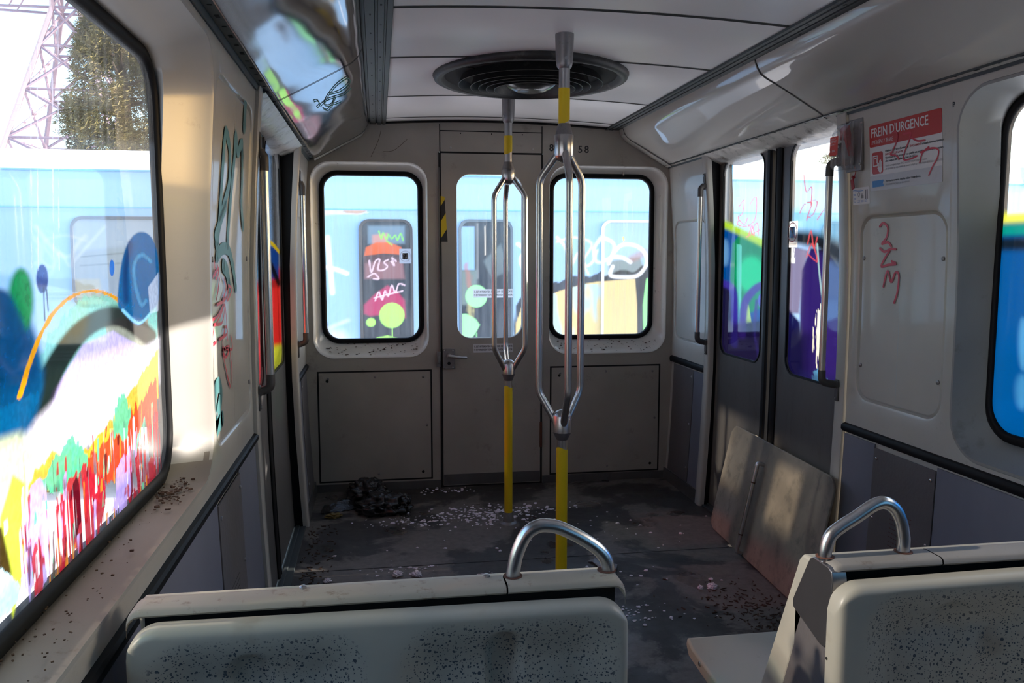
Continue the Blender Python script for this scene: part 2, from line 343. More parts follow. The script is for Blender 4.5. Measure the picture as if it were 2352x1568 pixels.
# ------------------------------------------------------------------ painting on surfaces (colour of the paint itself, per vertex)
def vnoise(x, y, seed=0):
    r = np.random.default_rng(seed); T = r.random((64, 64))
    xi = np.floor(x).astype(int); yi = np.floor(y).astype(int); fx = x-xi; fy = y-yi
    fx = fx*fx*(3-2*fx); fy = fy*fy*(3-2*fy)
    g = lambda i, j: T[i % 64, j % 64]
    return (g(xi, yi)*(1-fx)+g(xi+1, yi)*fx)*(1-fy)+(g(xi, yi+1)*(1-fx)+g(xi+1, yi+1)*fx)*fy-.5
class Canvas:
    """grid of vertices on plane (a,b); strokes in metres on that plane"""
    def __init__(s, a0, a1, b0, b1, step_a, step_b, unp=None, base=(0, 0, 0, 0), asp=1.0):
        s.asp = asp
        s.na = max(2, int(round((a1-a0)/step_a))); s.nb = max(2, int(round((b1-b0)/step_b)))
        s.a = np.linspace(a0, a1, s.na+1); s.b = np.linspace(b0, b1, s.nb+1)
        s.A, s.B = np.meshgrid(s.a, s.b); s.A = s.A.ravel()*asp; s.B = s.B.ravel()
        s.C = np.tile(np.array(base, float), (s.A.size, 1)); s.unp = unp
    def U(s, pts):
        return [(a*s.asp, b) for a, b in ([s.unp(u, v) for u, v in pts] if s.unp else pts)]
    def px(s, u, v):
        p = s.unp(u, v); q = s.unp(u, v+10); return math.hypot(p[0]-q[0], p[1]-q[1])/10
    def comp(s, d, col, alpha, soft):
        k = np.clip(.5-d/max(soft, 1e-5), 0, 1); k = k*k*(3-2*k)*alpha
        c = np.array(col[:3]); a0 = s.C[:, 3]; an = k+a0*(1-k)
        w = np.where(an > 1e-6, k/np.maximum(an, 1e-6), 0)[:, None]
        s.C[:, :3] = c*w+s.C[:, :3]*(1-w); s.C[:, 3] = an
    def segd(s, P0, P1):
        ax, ay = P0; bx, by = P1; dx, dy = bx-ax, by-ay; L2 = dx*dx+dy*dy+1e-12
        t = np.clip(((s.A-ax)*dx+(s.B-ay)*dy)/L2, 0, 1)
        return np.hypot(s.A-ax-t*dx, s.B-ay-t*dy)
    def nz(s, amp, fa, fb, seed):
        X = s.A/s.asp; return amp*(vnoise(X*fa+50, s.B*fb+50, seed)+.5*vnoise(X*fa*2.3+9, s.B*fb*2.3+9, seed+1))*2
    def poly(s, pts, col, alpha=1, soft=1.5, nz=None, raw=False, round_=False):
        if round_:
            n = len(pts); out = []
            for i in range(n):
                p0, p1, p2, p3 = [Vector(pts[(i+k) % n]) for k in (-1, 0, 1, 2)]
                out += [tuple(.5*((2*p1)+(-p0+p2)*t+(2*p0-5*p1+4*p2-p3)*t*t+(-p0+3*p1-3*p2+p3)*t**3)) for t in (0, .2, .4, .6, .8)]
            pts = out
        k = 1 if (raw or not s.unp) else s.px(*pts[0])
        p = [(a*s.asp, b) for a, b in pts] if raw else s.U(pts); d = np.full(s.A.size, 1e9); ins = np.zeros(s.A.size, bool)
        for (x0, y0), (x1, y1) in zip(p, p[1:]+p[:1]):
            d = np.minimum(d, s.segd((x0, y0), (x1, y1)))
            cr = ((y0 > s.B) != (y1 > s.B)) & (s.A < (x1-x0)*(s.B-y0)/((y1-y0) if abs(y1-y0) > 1e-12 else 1e-12)+x0)
            ins ^= cr
        d = np.where(ins, -d, d)
        if nz: d = d+s.nz(nz[0]*k, nz[1], nz[2], nz[3])
        s.comp(d, col, alpha, soft*k)
    def line(s, pts, w, col, alpha=1, soft=1.5, nz=None, raw=False, curve=True):
        k = 1 if (raw or not s.unp) else s.px(*pts[0])
        p = [(a*s.asp, b) for a, b in pts] if raw else s.U(pts)
        if curve and len(p) > 2: p = [(q.x, q.y) for q in smooth_path([(x, y, 0) for x, y in p], 5)]
        d = np.full(s.A.size, 1e9)
        for q0, q1 in zip(p, p[1:]): d = np.minimum(d, s.segd(q0, q1))
        d = d-w*k/2
        if nz: d = d+s.nz(nz[0]*k, nz[1], nz[2], nz[3])
        s.comp(d, col, alpha, soft*k)
    def blob(s, u, v, ru, rv, col, alpha=1, soft=6, nz=None):
        s.poly([(u+ru*math.cos(t*PI/10), v+rv*math.sin(t*PI/10)) for t in range(20)], col, alpha, soft, nz)
    def build(s, name, mat, mapf, parent=None, **k):
        n = s.na+1
        vs = [mapf(a, b) for a, b in zip((s.A/s.asp).tolist(), s.B.tolist())]
        fs = [(j*n+i, j*n+i+1, (j+1)*n+i+1, (j+1)*n+i) for j in range(s.nb) for i in range(s.na)]
        me = bpy.data.meshes.new(name); me.from_pydata(vs, [], fs); me.update()
        at = me.color_attributes.new('paint', 'FLOAT_COLOR', 'POINT'); at.data.foreach_set('color', s.C.astype(np.float32).ravel())
        me.materials.append(mat); me.shade_smooth()
        o = bpy.data.objects.new(name, me); COL.objects.link(o)
        if parent: o.parent = parent; o.matrix_parent_inverse = parent.matrix_world.inverted()
        return tag(o, **k)

def ribbon(mb, mapf, pts, w, d=-.0022, curve=True, cap=True):
    """flat painted stroke lying on a wall; pts in plane metres"""
    p = [Vector((a, b, 0)) for a, b in pts]
    if curve and len(p) > 2: p = smooth_path(p, 5)
    ws = w if isinstance(w, (list, tuple)) else [w]*len(p)
    L, R = [], []
    for i, q in enumerate(p):
        t = (p[min(i+1, len(p)-1)]-p[max(i-1, 0)]); t = t.normalized() if t.length > 1e-9 else Vector((1, 0, 0))
        n = Vector((-t.y, t.x, 0))*ws[min(i, len(ws)-1)]/2
        L.append(mapf(q.x+n.x, q.y+n.y, d)); R.append(mapf(q.x-n.x, q.y-n.y, d))
    mb.loft([L, R], closed=False)
    if cap:
        for q in (p[0], p[-1]):
            ww = ws[0]/2; c = [mapf(q.x+ww*math.cos(t*PI/6), q.y+ww*math.sin(t*PI/6), d) for t in range(12)]
            mb.add(c, [tuple(range(12))])

def text(body, mapf, a, b, size, mat, parent, d=-.0012, flip=False, sx=1.0, fit=None, bold=0, shear=0, name='lettering', ry=0, align='LEFT', space=1):
    cu = bpy.data.curves.new(name, 'FONT'); cu.body = body; cu.size = size; cu.offset = bold; cu.shear = shear; cu.align_x = align
    cu.space_character = space; cu.resolution_u = 3
    ob = bpy.data.objects.new(name, cu); COL.objects.link(ob)
    dg = bpy.context.evaluated_depsgraph_get(); dg.update()
    me = bpy.data.meshes.new_from_object(ob.evaluated_get(dg)); bpy.data.objects.remove(ob); bpy.data.curves.remove(cu)
    sg = -1 if flip else 1
    if fit: xx = [v.co.x for v in me.vertices]; sx = fit/(max(xx)-min(xx))
    for v in me.vertices:
        x, y = v.co.x*sx, v.co.y
        v.co = Vector(mapf(a+sg*x, b+y+ry*x, d))
    me.materials.clear(); me.materials.append(mat)
    o = bpy.data.objects.new(name, me); COL.objects.link(o)
    if parent: o.parent = parent; o.matrix_parent_inverse = parent.matrix_world.inverted()
    return o

# ================================================================== SETTING
YR = -3.2                                                     # rear of the car body
def struct(mb, name, mat, **k): return mb.build(name, mat, None, kind='structure', **k)

# floor
mb = MB(); mb.add([(-1.30, YR, 0), (1.30, YR, 0), (1.30, YE+.03, 0), (-1.30, YE+.03, 0)], [(0, 1, 2, 3)]); mb.add([(-1.30, YR, -.05), (1.30, YR, -.05), (1.30, YE+.03, -.05), (-1.30, YE+.03, -.05)], [(0, 1, 2, 3)])
floor = struct(mb, 'floor', M['floor'], smooth=0)
m = MB()
for y in (1.2, 3.78):
    m.bb(-1.08, 1.08, y-.002, y+.002, .0005, .0012)
m.build('floor_seam', M['black'], floor, smooth=0)
m = MB(); m.bb(-1.22, -1.12, 3.06, 4.42, 0, .012); m.bb(-1.17, -1.15, 3.06, 4.42, .012, .018); m.build('threshold_plate', M['track'], floor, bevel=.003)
m = MB(); m.bb(1.12, 1.22, 3.1, 4.45, 0, .012); m.bb(1.15, 1.17, 3.1, 4.45, .012, .018); m.build('threshold_plate', M['track'], floor, bevel=.003)

# ceiling : shallow arch made of sheets with dark joints
def cz(x): return 2.234+.024*(1-(x/.70)**2)
seams = [-2.9, -1.4, -.2, .9, 2.06, 2.752, 3.435, 4.262, 4.912, YE-.045]
mb = MB(); xs = [-.66+1.36*i/16 for i in range(17)]
mb.loft([[(x, y, cz(x)+.012) for x in xs] for y in (YR, YE)], closed=False)
mb.loft([[(x, y, 2.36) for x in (-1.3, 1.3)] for y in (YR, YE)], closed=False)
ceil = struct(mb, 'ceiling', M['black'])
for y0, y1 in zip(seams, seams[1:]):
    m = MB(); g = .0065
    def prof(y, dz): return [(x, y, cz(x)+dz) for x in xs]
    m.loft([prof(y0+g, .011), prof(y0+g, .002), prof(y0+g+.003, 0), prof(y1-g-.003, 0), prof(y1-g, .002), prof(y1-g, .011)], closed=False)
    m.build('ceiling_panel', M['ceiling'], ceil, smooth=60)
    m = MB(); m.loft([prof(y1-.012, -.0006), prof(y1+.012, -.0006)], closed=False); m.build('panel_joint', M['black'], ceil, smooth=60)
m = MB(); m.loft([[(x, y, cz(x)-.006) for x in [-.66+1.40*i/16 for i in range(17)]] for y in (YE-.045, YE-.004)], closed=False)
m.loft([[(x, YE-.045, cz(x)-.006+dz) for x in [-.66+1.40*i/16 for i in range(17)]] for dz in (0, .02)], closed=False)
m.build('ceiling_end_seal', M['rubber'], ceil)

# ceiling tracks (aluminium extrusions with slots)
def trackrail(x0, x1, n, lab):
    sgn = 1 if x1 > x0 else -1
    p = [(0, .012), (.004, .0), (.020, .0), (.022, .006), (.028, .006), (.030, .0), (.050, .0), (.052, .010), (.060, .010), (.062, .001), (.092, .001), (.094, .012), (abs(x1-x0), .014)]
    m = MB(); m.loft([[(x0+sgn*a, y, 2.226+b) for a, b in p] for y in (YR, YE)], closed=False)
    o = struct(m, n, M['track'], smooth=20)
    m = MB()
    for i in range(34):
        y = 1.2+i*.115
        if y < YE-.05: m.box((x0+sgn*(.040 if i % 2 else .075), y, 2.2262 if i % 2 else 2.2272), (.006, .018 if i % 3 else .009, .001))
    m.build('slot', M['black'], o, smooth=0, kind='stuff')
    return o
trackrail(-.655, -.765, 'trim_1', '')
trackrail(.69, .785, 'trim_2', '')

# -------- side walls
def side_wall(side):
    mapf = LW if side == 'left' else RW
    px = (lambda u, v: atX(u, v, -1.155)) if side == 'left' else (lambda u, v: atX(u, v, 1.155))
    X = -1 if side == 'left' else 1
    if side == 'left':
        y_near, y_far = 3.02, 4.43; wy1, wz0, wz1 = 2.24, .885, 1.975; strip, strip2 = (.80, .832), (.765, .80)
        hatch = (2.30, 2.93, .925, 1.93); hatch2 = (4.56, 5.03, .93, 1.66); bp = (2.25, 2.60); gy1 = 2.145; gz = (.925, 1.905)
    else:
        y_near, y_far = 3.13, 4.455; wy1, wz0, wz1 = 2.435, .80, 1.965; strip, strip2 = (.737, .775), (.768, .81)
        hatch = (2.50, 3.00, .888, 1.60); hatch2 = (4.54, 5.05, .93, 1.66); bp = (2.49, 2.845); gy1 = 2.372; gz = (.885, 1.925)
    TOP = 2.04
    wins = [(.62, wy1), (-1.35, .35), (-2.95, -1.6)]
    mb = MB()
    # window zones
    zones = [(.48, wy1+.03), (-1.48, .48), (YR, -1.48)]
    for (a0, a1), (w0, w1) in zip(zones, wins):
        ring(mb, mapf, rr(a0, a1, strip[1], TOP, .0005), rr(w0, w1, wz0, wz1, .13), 0, 0, 4)
    # hatch zones, the hatch pressed a little into the wall
    for (a0, a1, st, h) in ((wy1+.03, y_near-.07, strip, hatch), (y_far+.07, YE, strip2, hatch2)):
        o0 = rr(a0, a1, st[1], TOP, .0005); r = .075
        L = [rr(h[0]+e, h[1]-e, h[2]+e, h[3]-e, max(r-e, .01)) for e in (-.012, -.004, .002, .010)]
        mid = [((p[0]+q[0])/2, (p[1]+q[1])/2) for p, q in zip(o0, L[0])]
        inner = [[((1-t)*p[0]+t*(h[0]+h[1])/2, p[1]) for p in L[3]] for t in (.5, .999)]
        mb.loft([lp(mapf, o0), lp(mapf, mid), lp(mapf, L[0]), lp(mapf, L[1], .003), lp(mapf, L[2], .014), lp(mapf, L[3], .006), lp(mapf, inner[0], .005), lp(mapf, inner[1], .005)])
    # above the doors and the lower wall
    sheet(mb, mapf, y_near-.07, y_far+.07, 2.0, TOP, 0, 2, 1)
    sheet(mb, mapf, YR, y_near-.07, -.02, strip[1], .004, 8, 10)
    sheet(mb, mapf, y_far+.07, YE, -.02, strip2[1], .004, 3, 10)
    wall = struct(mb, 'wall_'+side, M['cream'], smooth=30)
    # window reveal, rubber gasket, pane
    for i, (w0, w1) in enumerate(wins):
        g1 = gy1 if i == 0 else w1-.09; g0 = w0+.09
        mb = MB(); R = .13
        def mid(t): return rr(w0+(g0-w0)*t, w1+(g1-w1)*t, wz0+(gz[0]-.02-wz0)*t, wz1+(gz[1]+.02-wz1)*t, R+(.10-R)*t)
        mb.loft([lp(mapf, rr(w0-.012, w1+.012, wz0-.012, wz1+.012, .142), .0), lp(mapf, rr(w0-.009, w1+.009, wz0-.009, wz1+.009, .139), -.004), lp(mapf, mid(0), -.004), lp(mapf, mid(.06), .003), lp(mapf, mid(.14), .016), lp(mapf, mid(.55), .055), lp(mapf, mid(.97), .094), [(X*1.252, a, b) for a, b in rr(g0-.022, g1+.022, gz[0]-.022, gz[1]+.022, .12)], [(X*1.252, a, b) for a, b in rr(g0-.012, g1+.012, gz[0]-.012, gz[1]+.012, .11)]])
        win = struct(mb, 'window_%d' % ((1 if side == 'left' else 4)+i), M['reveal_shaded'] if side == 'right' else M['sill'], smooth=50)
        if side == 'left':
            win.data.materials.append(M['reveal_cream'])
            for p in win.data.polygons:
                if not (p.center.z < 1.03 and abs(p.normal.z) > .55): p.material_index = 1
        def gl(e, d): return [(X*(1.245+d), a, b) for a, b in rr(g0+e, g1-e, gz[0]+e, gz[1]-e, max(.10-e, .02))]
        mb = MB(); mb.loft([gl(-.03, .005), gl(-.024, -.008), gl(-.006, -.012), gl(.002, -.010), gl(.006, -.002), gl(.006, .012)])
        mb.build('rubber_gasket', M['rubber'], win, smooth=60)
        if i > 0:
            c = Canvas(g0-.005, g1+.005, gz[0]-.005, gz[1]+.005, .05, .05)
            c.comp(np.where(c.B < 1.99, -1., 1.), (.03, .12, .24) if side == 'right' else (.28, .14, .10), .97, .01)  # unseen rear panes, paint added nearly opaque to hold back the daylight
            c.build('glass', M['glass'], lambda a, b: (X*1.245, a, b), win)
        else: wall['_w'] = 0; main = (win, g0, g1)
    del wall['_w']
    # rubbing strip and lower panels
    for (a0, a1, st) in ((YR, y_near-.06, strip), (y_far+.07, YE-.004, strip2)):
        m = MB(); prof = [(0, 0), (.004, .011), (.012, .015), (.026, .015), (.033, .010), (.036, 0)]
        sc = (st[1]-st[0])/.036
        m.loft([[mapf(y, st[0]+a*sc, -b) for a, b in prof] for y in (a0, a1)], closed=False)
        m.build('rubbing_strip', M['rubber'], wall)
        m = MB(); nscr = int((a1-a0)/.3)
    top = strip[0]-.006
    def plate(a0, a1, z0, z1, mat, d, nm='lower_panel'):
        m = MB(); slab(m, mapf, a0, a1, z0, z1, d, .004); return m.build(nm, mat, wall, smooth=30)
    plate(YR, bp[0]-.003, .075, top, M['skytintpanel'], .003); plate(bp[1]+.003, y_near-.075, .075, top, M['skytintpanel'], .003)
    b = plate(bp[0], bp[1], .075, top-.012, M['brownpanel'], .006)
    screws(lambda a, c, d: mapf(a, c, d-.006) if d >= 0 else mapf(a, c, d-.006), [(bp[0]+.02, z) for z in (top-.05, top-.28, top-.55)]+[(bp[1]-.02, z) for z in (top-.05, top-.28, top-.55)], b)
    m = MB()
    for i in range(9):
        for j in range(26):
            a = bp[0]+.11+i*.014; z = .10+j*.0165; 
            m.add([mapf(a-.005, z-.0015, -.0066), mapf(a+.005, z-.0015, -.0066), mapf(a+.005, z+.0015, -.0066), mapf(a-.005, z+.0015, -.0066)], [(0, 1, 2, 3)])
    m.build('vent_slot', M['rust'] if side == 'right' else M['black'], b, smooth=0, kind='stuff')
    fa = y_far+.075; t2 = strip2[0]-.006
    plate(fa, 4.69, .075, t2, M['skytintpanel'], .003); b = plate(4.695, YE-.06, .075, t2, M['brownpanel'], .005)
    screws(lambda a, c, d: mapf(a, c, d-.005), [(4.72, z) for z in (t2-.04, t2-.33, t2-.6)], b)
    m = MB(); slab(m, mapf, YR, y_near-.07, 0, .07, .012, .01); m.build('skirting', M['doormetal'], wall)
    m = MB(); slab(m, mapf, y_far+.07, YE-.004, 0, .07, .012, .01); m.build('skirting', M['doormetal'], wall)
    # hatch screws
    screws(lambda a, c, d: mapf(a, c, d+.005), [(hatch[0]+.02, 1.44), (hatch[0]+.02, 1.02), (hatch[1]-.02, 1.44), (hatch[1]-.02, 1.02)], wall, M['dullsteel'], .008)
    # door posts
    for k, (a0, a1) in enumerate(((y_near-.068, y_near), (y_far, y_far+.068))):
        m = MB(); zz = [0, .1, .3, .5, .8, 1.1, 1.4, 1.7, 1.9, 2.02]
        s = 1 if k == 0 else -1; A0, A1 = (a0, a1) if k == 0 else (a1, a0)
        pr = [(A0, 0), (A0, -.012), (A0+s*.006, -.016), (A1-s*.010, -.016), (A1-s*.002, -.012), (A1, -.004), (A1, .016)]
        m.loft([[mapf(a, z, d) for a, d in pr] for z in zz], closed=False)
        m.build('door_post', M['cream'], wall, smooth=50)
        m = MB(); m.loft([[mapf(A1-s*.004, z, d) for d in (.014, .030, .05, .12)]+[mapf(A1+s*.03, z, d) for d in (.12, .075)] for z in zz], closed=False)
        m.build('door_jamb_seal', M['rubber'], wall, smooth=30)
    # header above the door, with the sill rail of the duct
    m = MB(); m.loft([[(X*x, y, z) for x, z in ((1.09, 2.01), (1.115, 1.995), (1.14, 1.975), (1.19, 1.955), (1.30, 1.955))] for y in (y_near, 3.5, 4.0, y_far)], closed=False)
    m.build('door_header', M['header'], wall, smooth=50)
    return wall, main, mapf, px, (y_near, y_far)
wl, mainL, _, pxL, doorL = side_wall('left')
wr, mainR, _, pxR, doorR = side_wall('right')
# exterior skins keep the daylight out of the wall cavity
for X in (-1, 1):
    m = MB()
    m.bb(X*1.27, X*1.275, YR, 3.02, -.3, .86); m.bb(X*1.27, X*1.275, YR, YE+.1, 2.0, 2.4); m.bb(X*1.27, X*1.275, 2.44, 3.02, .8, 2.1); m.bb(X*1.27, X*1.275, 4.49, YE+.1, -.3, 2.1)
    struct(m, 'trim_%d' % (3 if X < 0 else 4), M['skin'], smooth=0)
m = MB(); m.bb(-1.3, 1.3, YR, YE+.12, 2.37, 2.4); struct(m, 'trim_5', M['roof'], smooth=0)

# duct rails between wall and cover
for X, n, w in ((-1, 'trim_6', 0), (1, 'trim_7', 0)):
    m = MB(); pr = [(1.155, 2.03), (1.118, 2.028), (1.114, 2.004), (1.108, 2.002), (1.104, 2.02), (1.075, 2.022), (1.072, 2.03)] if X < 0 else [(1.155, 2.03), (1.118, 2.022), (1.116, 2.000), (1.110, 1.998), (1.106, 2.01), (1.08, 2.012), (1.08, 2.03)]
    m.loft([[(X*x, y, z) for x, z in pr] for y in (YR, YE)], closed=False)
    o = struct(m, n, M['track'], smooth=20)
    m = MB()
    for i in range(40):
        y = 1.3+i*.093
        if y < YE: m.box((X*1.089, y, (2.0205 if X < 0 else 2.0105)), (.011, .022 if i % 2 else .008, .001))
    m.build('slot', M['black'], o, smooth=0, kind='stuff')

# -------- end wall
pxE = lambda u, v: atY(u, v, YE)
WB = [(-1.147, -.395), (.327, 1.130)]
DX = (-.336, .293)
mb = MB(); EWm = EW
for (a0, a1), (w0, w1) in (((-1.20, DX[0]-.004), (-1.105, -.415)), ((DX[1]+.004, 1.20), (.342, 1.105))):
    ring(mb, EW, rr(a0, a1, .76, 2.10, .0005), rr(w0, w1, .835, 2.005, .115), 0, 0, 3)
    sheet(mb, EW, a0, a1, -.02, .76, 0, 2, 2); sheet(mb, EW, a0, a1, 2.10, 2.33, 0, 2, 1)
sheet(mb, EW, DX[0]-.004, DX[1]+.004, 2.075, 2.33, 0, 1, 1)
wend = struct(mb, 'wall_end', M['cream_end'], smooth=30)
# windows in the end wall
for i, (o, g) in enumerate((((-1.105, -.415, .835, 2.005), (-1.035, -.465, .938, 1.935)), ((.342, 1.105, .835, 2.005), (.375, 1.015, .940, 1.940)))):
    def at(t, R=.115): return rr(o[0]+(g[0]-.022-o[0])*t, o[1]+(g[1]+.022-o[1])*t, o[2]+(g[2]-.022-o[2])*t, o[3]+(g[3]+.022-o[3])*t, R)
    mb = MB(); mb.loft([lp(EW, at(-.10, .125), 0), lp(EW, at(-.07, .12), -.004), lp(EW, at(0), -.003), lp(EW, at(.12), .006), lp(EW, at(.3), .030), lp(EW, at(.9, .10), .055), lp(EW, at(1, .10), .058)])
    w = struct(mb, 'window_%d' % (7+i), M['recess'], smooth=50)
    def gl(e, d): return [(a, YE+.055+d, b) for a, b in rr(g[0]+e, g[1]-e, g[2]+e, g[3]-e, max(.085-e, .02))]
    mb = MB(); mb.loft([gl(-.026, .004), gl(-.020, -.012), gl(-.004, -.014), gl(.004, -.008), gl(.006, .004), gl(.006, .014)]); mb.build('rubber_gasket', M['rubber'], w, smooth=60)
    c = Canvas(g[0]-.01, g[1]+.01, g[2]-.01, g[3]+.01, .02, .02, lambda u, v: atY(u, v, YE+.055))
    c.build('glass', M['glassdusty'], lambda a, b: (a, YE+.058, b), w)
    if i == 1:
        m = MB(); 
        for uu in (1310, 1432):
            x, z = atY(uu, 398, YE+.04); m.bb(x-.004, x+.004, YE+.03, YE+.045, z-.012, z+.008)
        m.build('frame_clip', M['cream'], w)
# dirt heaps on the window ledges
m = MB()
for i in range(150):
    lo, hi = random.choice([(-1.07, -.45), (.37, 1.07)]); x = random.uniform(lo, hi); z = .838+random.random()*.004
    y = YE+random.uniform(.004, .05); z = .836+.085*min(1, max(0, (y-YE)/.055)); s = random.uniform(.002, .007)
    m.box((x, y, z+.001), (s*1.8, s, s*.6), Matrix.Rotation(random.random()*3, 3, 'Z'))
tag(m.build('ledge_litter', M['leafdirt'], None, smooth=0), 'scattered dark litter on the ledges of the two end windows', 'litter', kind='stuff')
# access panels of the end wall
def edge_line(mapf, a0, a1, b0, b1, w, parent, d=-.0006, nm='panel_gap'):
    m = MB(); m.loft([lp(mapf, rr(a0-w/2, a1+w/2, b0-w/2, b1+w/2, .003), d), lp(mapf, rr(a0+w/2, a1-w/2, b0+w/2, b1-w/2, .003), d)]); return m.build(nm, M['black'], parent, smooth=0)
for (a0, a1, b0, b1) in ((-1.088, -.402, .062, .745), (.355, 1.075, .055, .748)):
    m = MB(); slab(m, EW, a0+.006, a1-.006, b0+.006, b1-.006, .003, .006, 1, 1); pn = m.build('access_panel', M['cream_end'], wend, smooth=30)
    edge_line(EW, a0, a1, b0, b1, .010, pn)
    w = a1-a0
    screws(lambda a, c, d: EW(a, c, d-.003) if d <= 0 else EW(a, c, -d-.003), [(a0+.06, b1-.04), (a0+w*.5, b1-.035), (a1-.05, b1-.04), (a1-.03, (b0+b1)/2), (a0+w*.52, b0+.04)], pn, M['dullsteel'], .0075)
    m = MB()
    for a, c in ((a0+.055, b1-.055), (a1-.055, b0+.045)):
        m.add([EW(a+.009*math.cos(t*PI/8), c+.009*math.sin(t*PI/8), -.0036) for t in range(16)], [tuple(range(16))])
    m.build('screw_hole', M['black'], pn, smooth=0)
for a0, a1 in ((-1.12, DX[0]-.01), (DX[1]+.01, 1.12)):
    m = MB(); slab(m, EW, a0, a1, 0, .048, .006, .008, 1, 1); m.build('kick_strip', M['doormetal'], wend)
# header cover over the end door
m = MB(); slab(m, EW, DX[0]+.004, DX[1]-.004, 2.078, 2.196, .004, .006, 1, 1); hd = m.build('header_cover', M['cream_end'], wend)
edge_line(EW, DX[0], DX[1], 2.074, 2.20, .006, hd)
screws(lambda a, c, d: EW(a, c, d-.004) if d <= 0 else EW(a, c, -d-.004), [(-.27, 2.10), (.235, 2.10)], hd, M['cream'], .007)
m = MB()
for a in (-.21, -.02, .17): m.add([EW(a+.004*math.cos(t*PI/5), 2.186+.004*math.sin(t*PI/5), -.0046) for t in range(10)], [tuple(range(10))])
m.build('screw_hole', M['black'], hd, smooth=0)
m = MB(); m.bb(DX[0]-.003, DX[0]+.003, YE-.0015, YE-.0002, 2.07, 2.24); m.bb(DX[1]-.003, DX[1]+.003, YE-.0015, YE-.0002, 2.06, 2.24); m.build('panel_gap', M['black'], wend, smooth=0)
text('8', EW, .338, 2.092, .060, M['ink'], wend, bold=.001, name='car_number')
text('58', EW, .520, 2.086, .060, M['ink'], wend, bold=.001, name='car_number', space=1.35)

# end door
D0 = YE-.004
mb = MB(); DM = lambda a, b, d=0: (a, D0+d, b)
ring(mb, DM, rr(DX[0]+.006, DX[1]-.006, .010, 2.066, .003), rr(-.238, .170, .940, 1.945, .085), 0, 0, 3)
mb.loft([lp(DM, rr(-.238, .170, .940, 1.945, .085)), lp(DM, rr(-.236, .168, .942, 1.943, .083), .004), lp(DM, rr(-.236, .168, .942, 1.943, .083), .03)])
mb.loft([lp(DM, rr(DX[0]+.006, DX[1]-.006, .010, 2.066, .003)), lp(DM, rr(DX[0]+.006, DX[1]-.006, .010, 2.066, .003), .03)])
ed = struct(mb, 'door_1', M['cream_end'], smooth=30)
c = Canvas(-.245, .176, .935, 1.95, .01, .01, lambda u, v: atY(u, v, YE))
c.build('glass', M['glassdusty'], lambda a, b: (a, D0+.015, b), ed)
m = MB(); m.bb(DX[0]-.010, DX[0]+.005, D0-.001, D0+.035, 0, 2.07); m.bb(DX[1]-.006, DX[1]+.006, D0-.001, D0+.035, 0, 2.07); m.bb(DX[0], DX[1], D0+.002, D0+.035, 2.066, 2.074); m.bb(DX[0], DX[1], D0+.001, D0+.035, 0, .012); m.build('door_gap', M['black'], ed, smooth=0)
m = MB(); slab(m, DM, DX[0]+.008, DX[1]-.008, .014, .082, .003, .005, 1, 1); m.build('kick_plate', M['doormetal'], ed)
m = MB(); m.bb(DX[0]-.012, DX[0]-.004, D0-.010, D0, .80, 1.98); m.build('edge_strip', M['doormetal'], ed, bevel=.002)
m = MB(); m.bb(-.330, -.256, D0-.014, D0-.0005, .752, .878); lk = m.build('lock_plate', M['dullsteel'], ed, bevel=.003)
screws(lambda a, c, d: (a, D0-.014+(d if d <= 0 else -d), c), [(-.32, .868), (-.268, .868), (-.32, .762), (-.268, .762)], lk, M['chrome'], .005)
m = MB(); m.tube([(-.292, D0-.014, .787), (-.292, D0-.017, .787)], .010, 14); m.build('keyhole', M['black'], lk)
m = MB(); m.tube([(-.292, D0-.012, .836), (-.292, D0-.040, .836)], .013, 16); m.tube(smooth_path([(-.298, D0-.044, .836), (-.27, D0-.048, .832), (-.23, D0-.050, .826), (-.184, D0-.048, .824)], 5), [.011]*6+[.010]*5+[.008]*4+[.007], 14); m.build('lever_handle', M['chrome'], ed)
m = MB(); m.bb(-.368, -.344, D0-.016, D0-.002, .765, .862); m.bb(-.362, -.350, D0-.022, D0-.016, .785, .835); m.build('strike_box', M['dullsteel'], wend, bevel=.003)
m = MB(); m.bb(DX[1]-.010, DX[1]+.006, D0-.010, D0-.001, .235, .40); m.build('hinge', M['rust'], ed, bevel=.003)

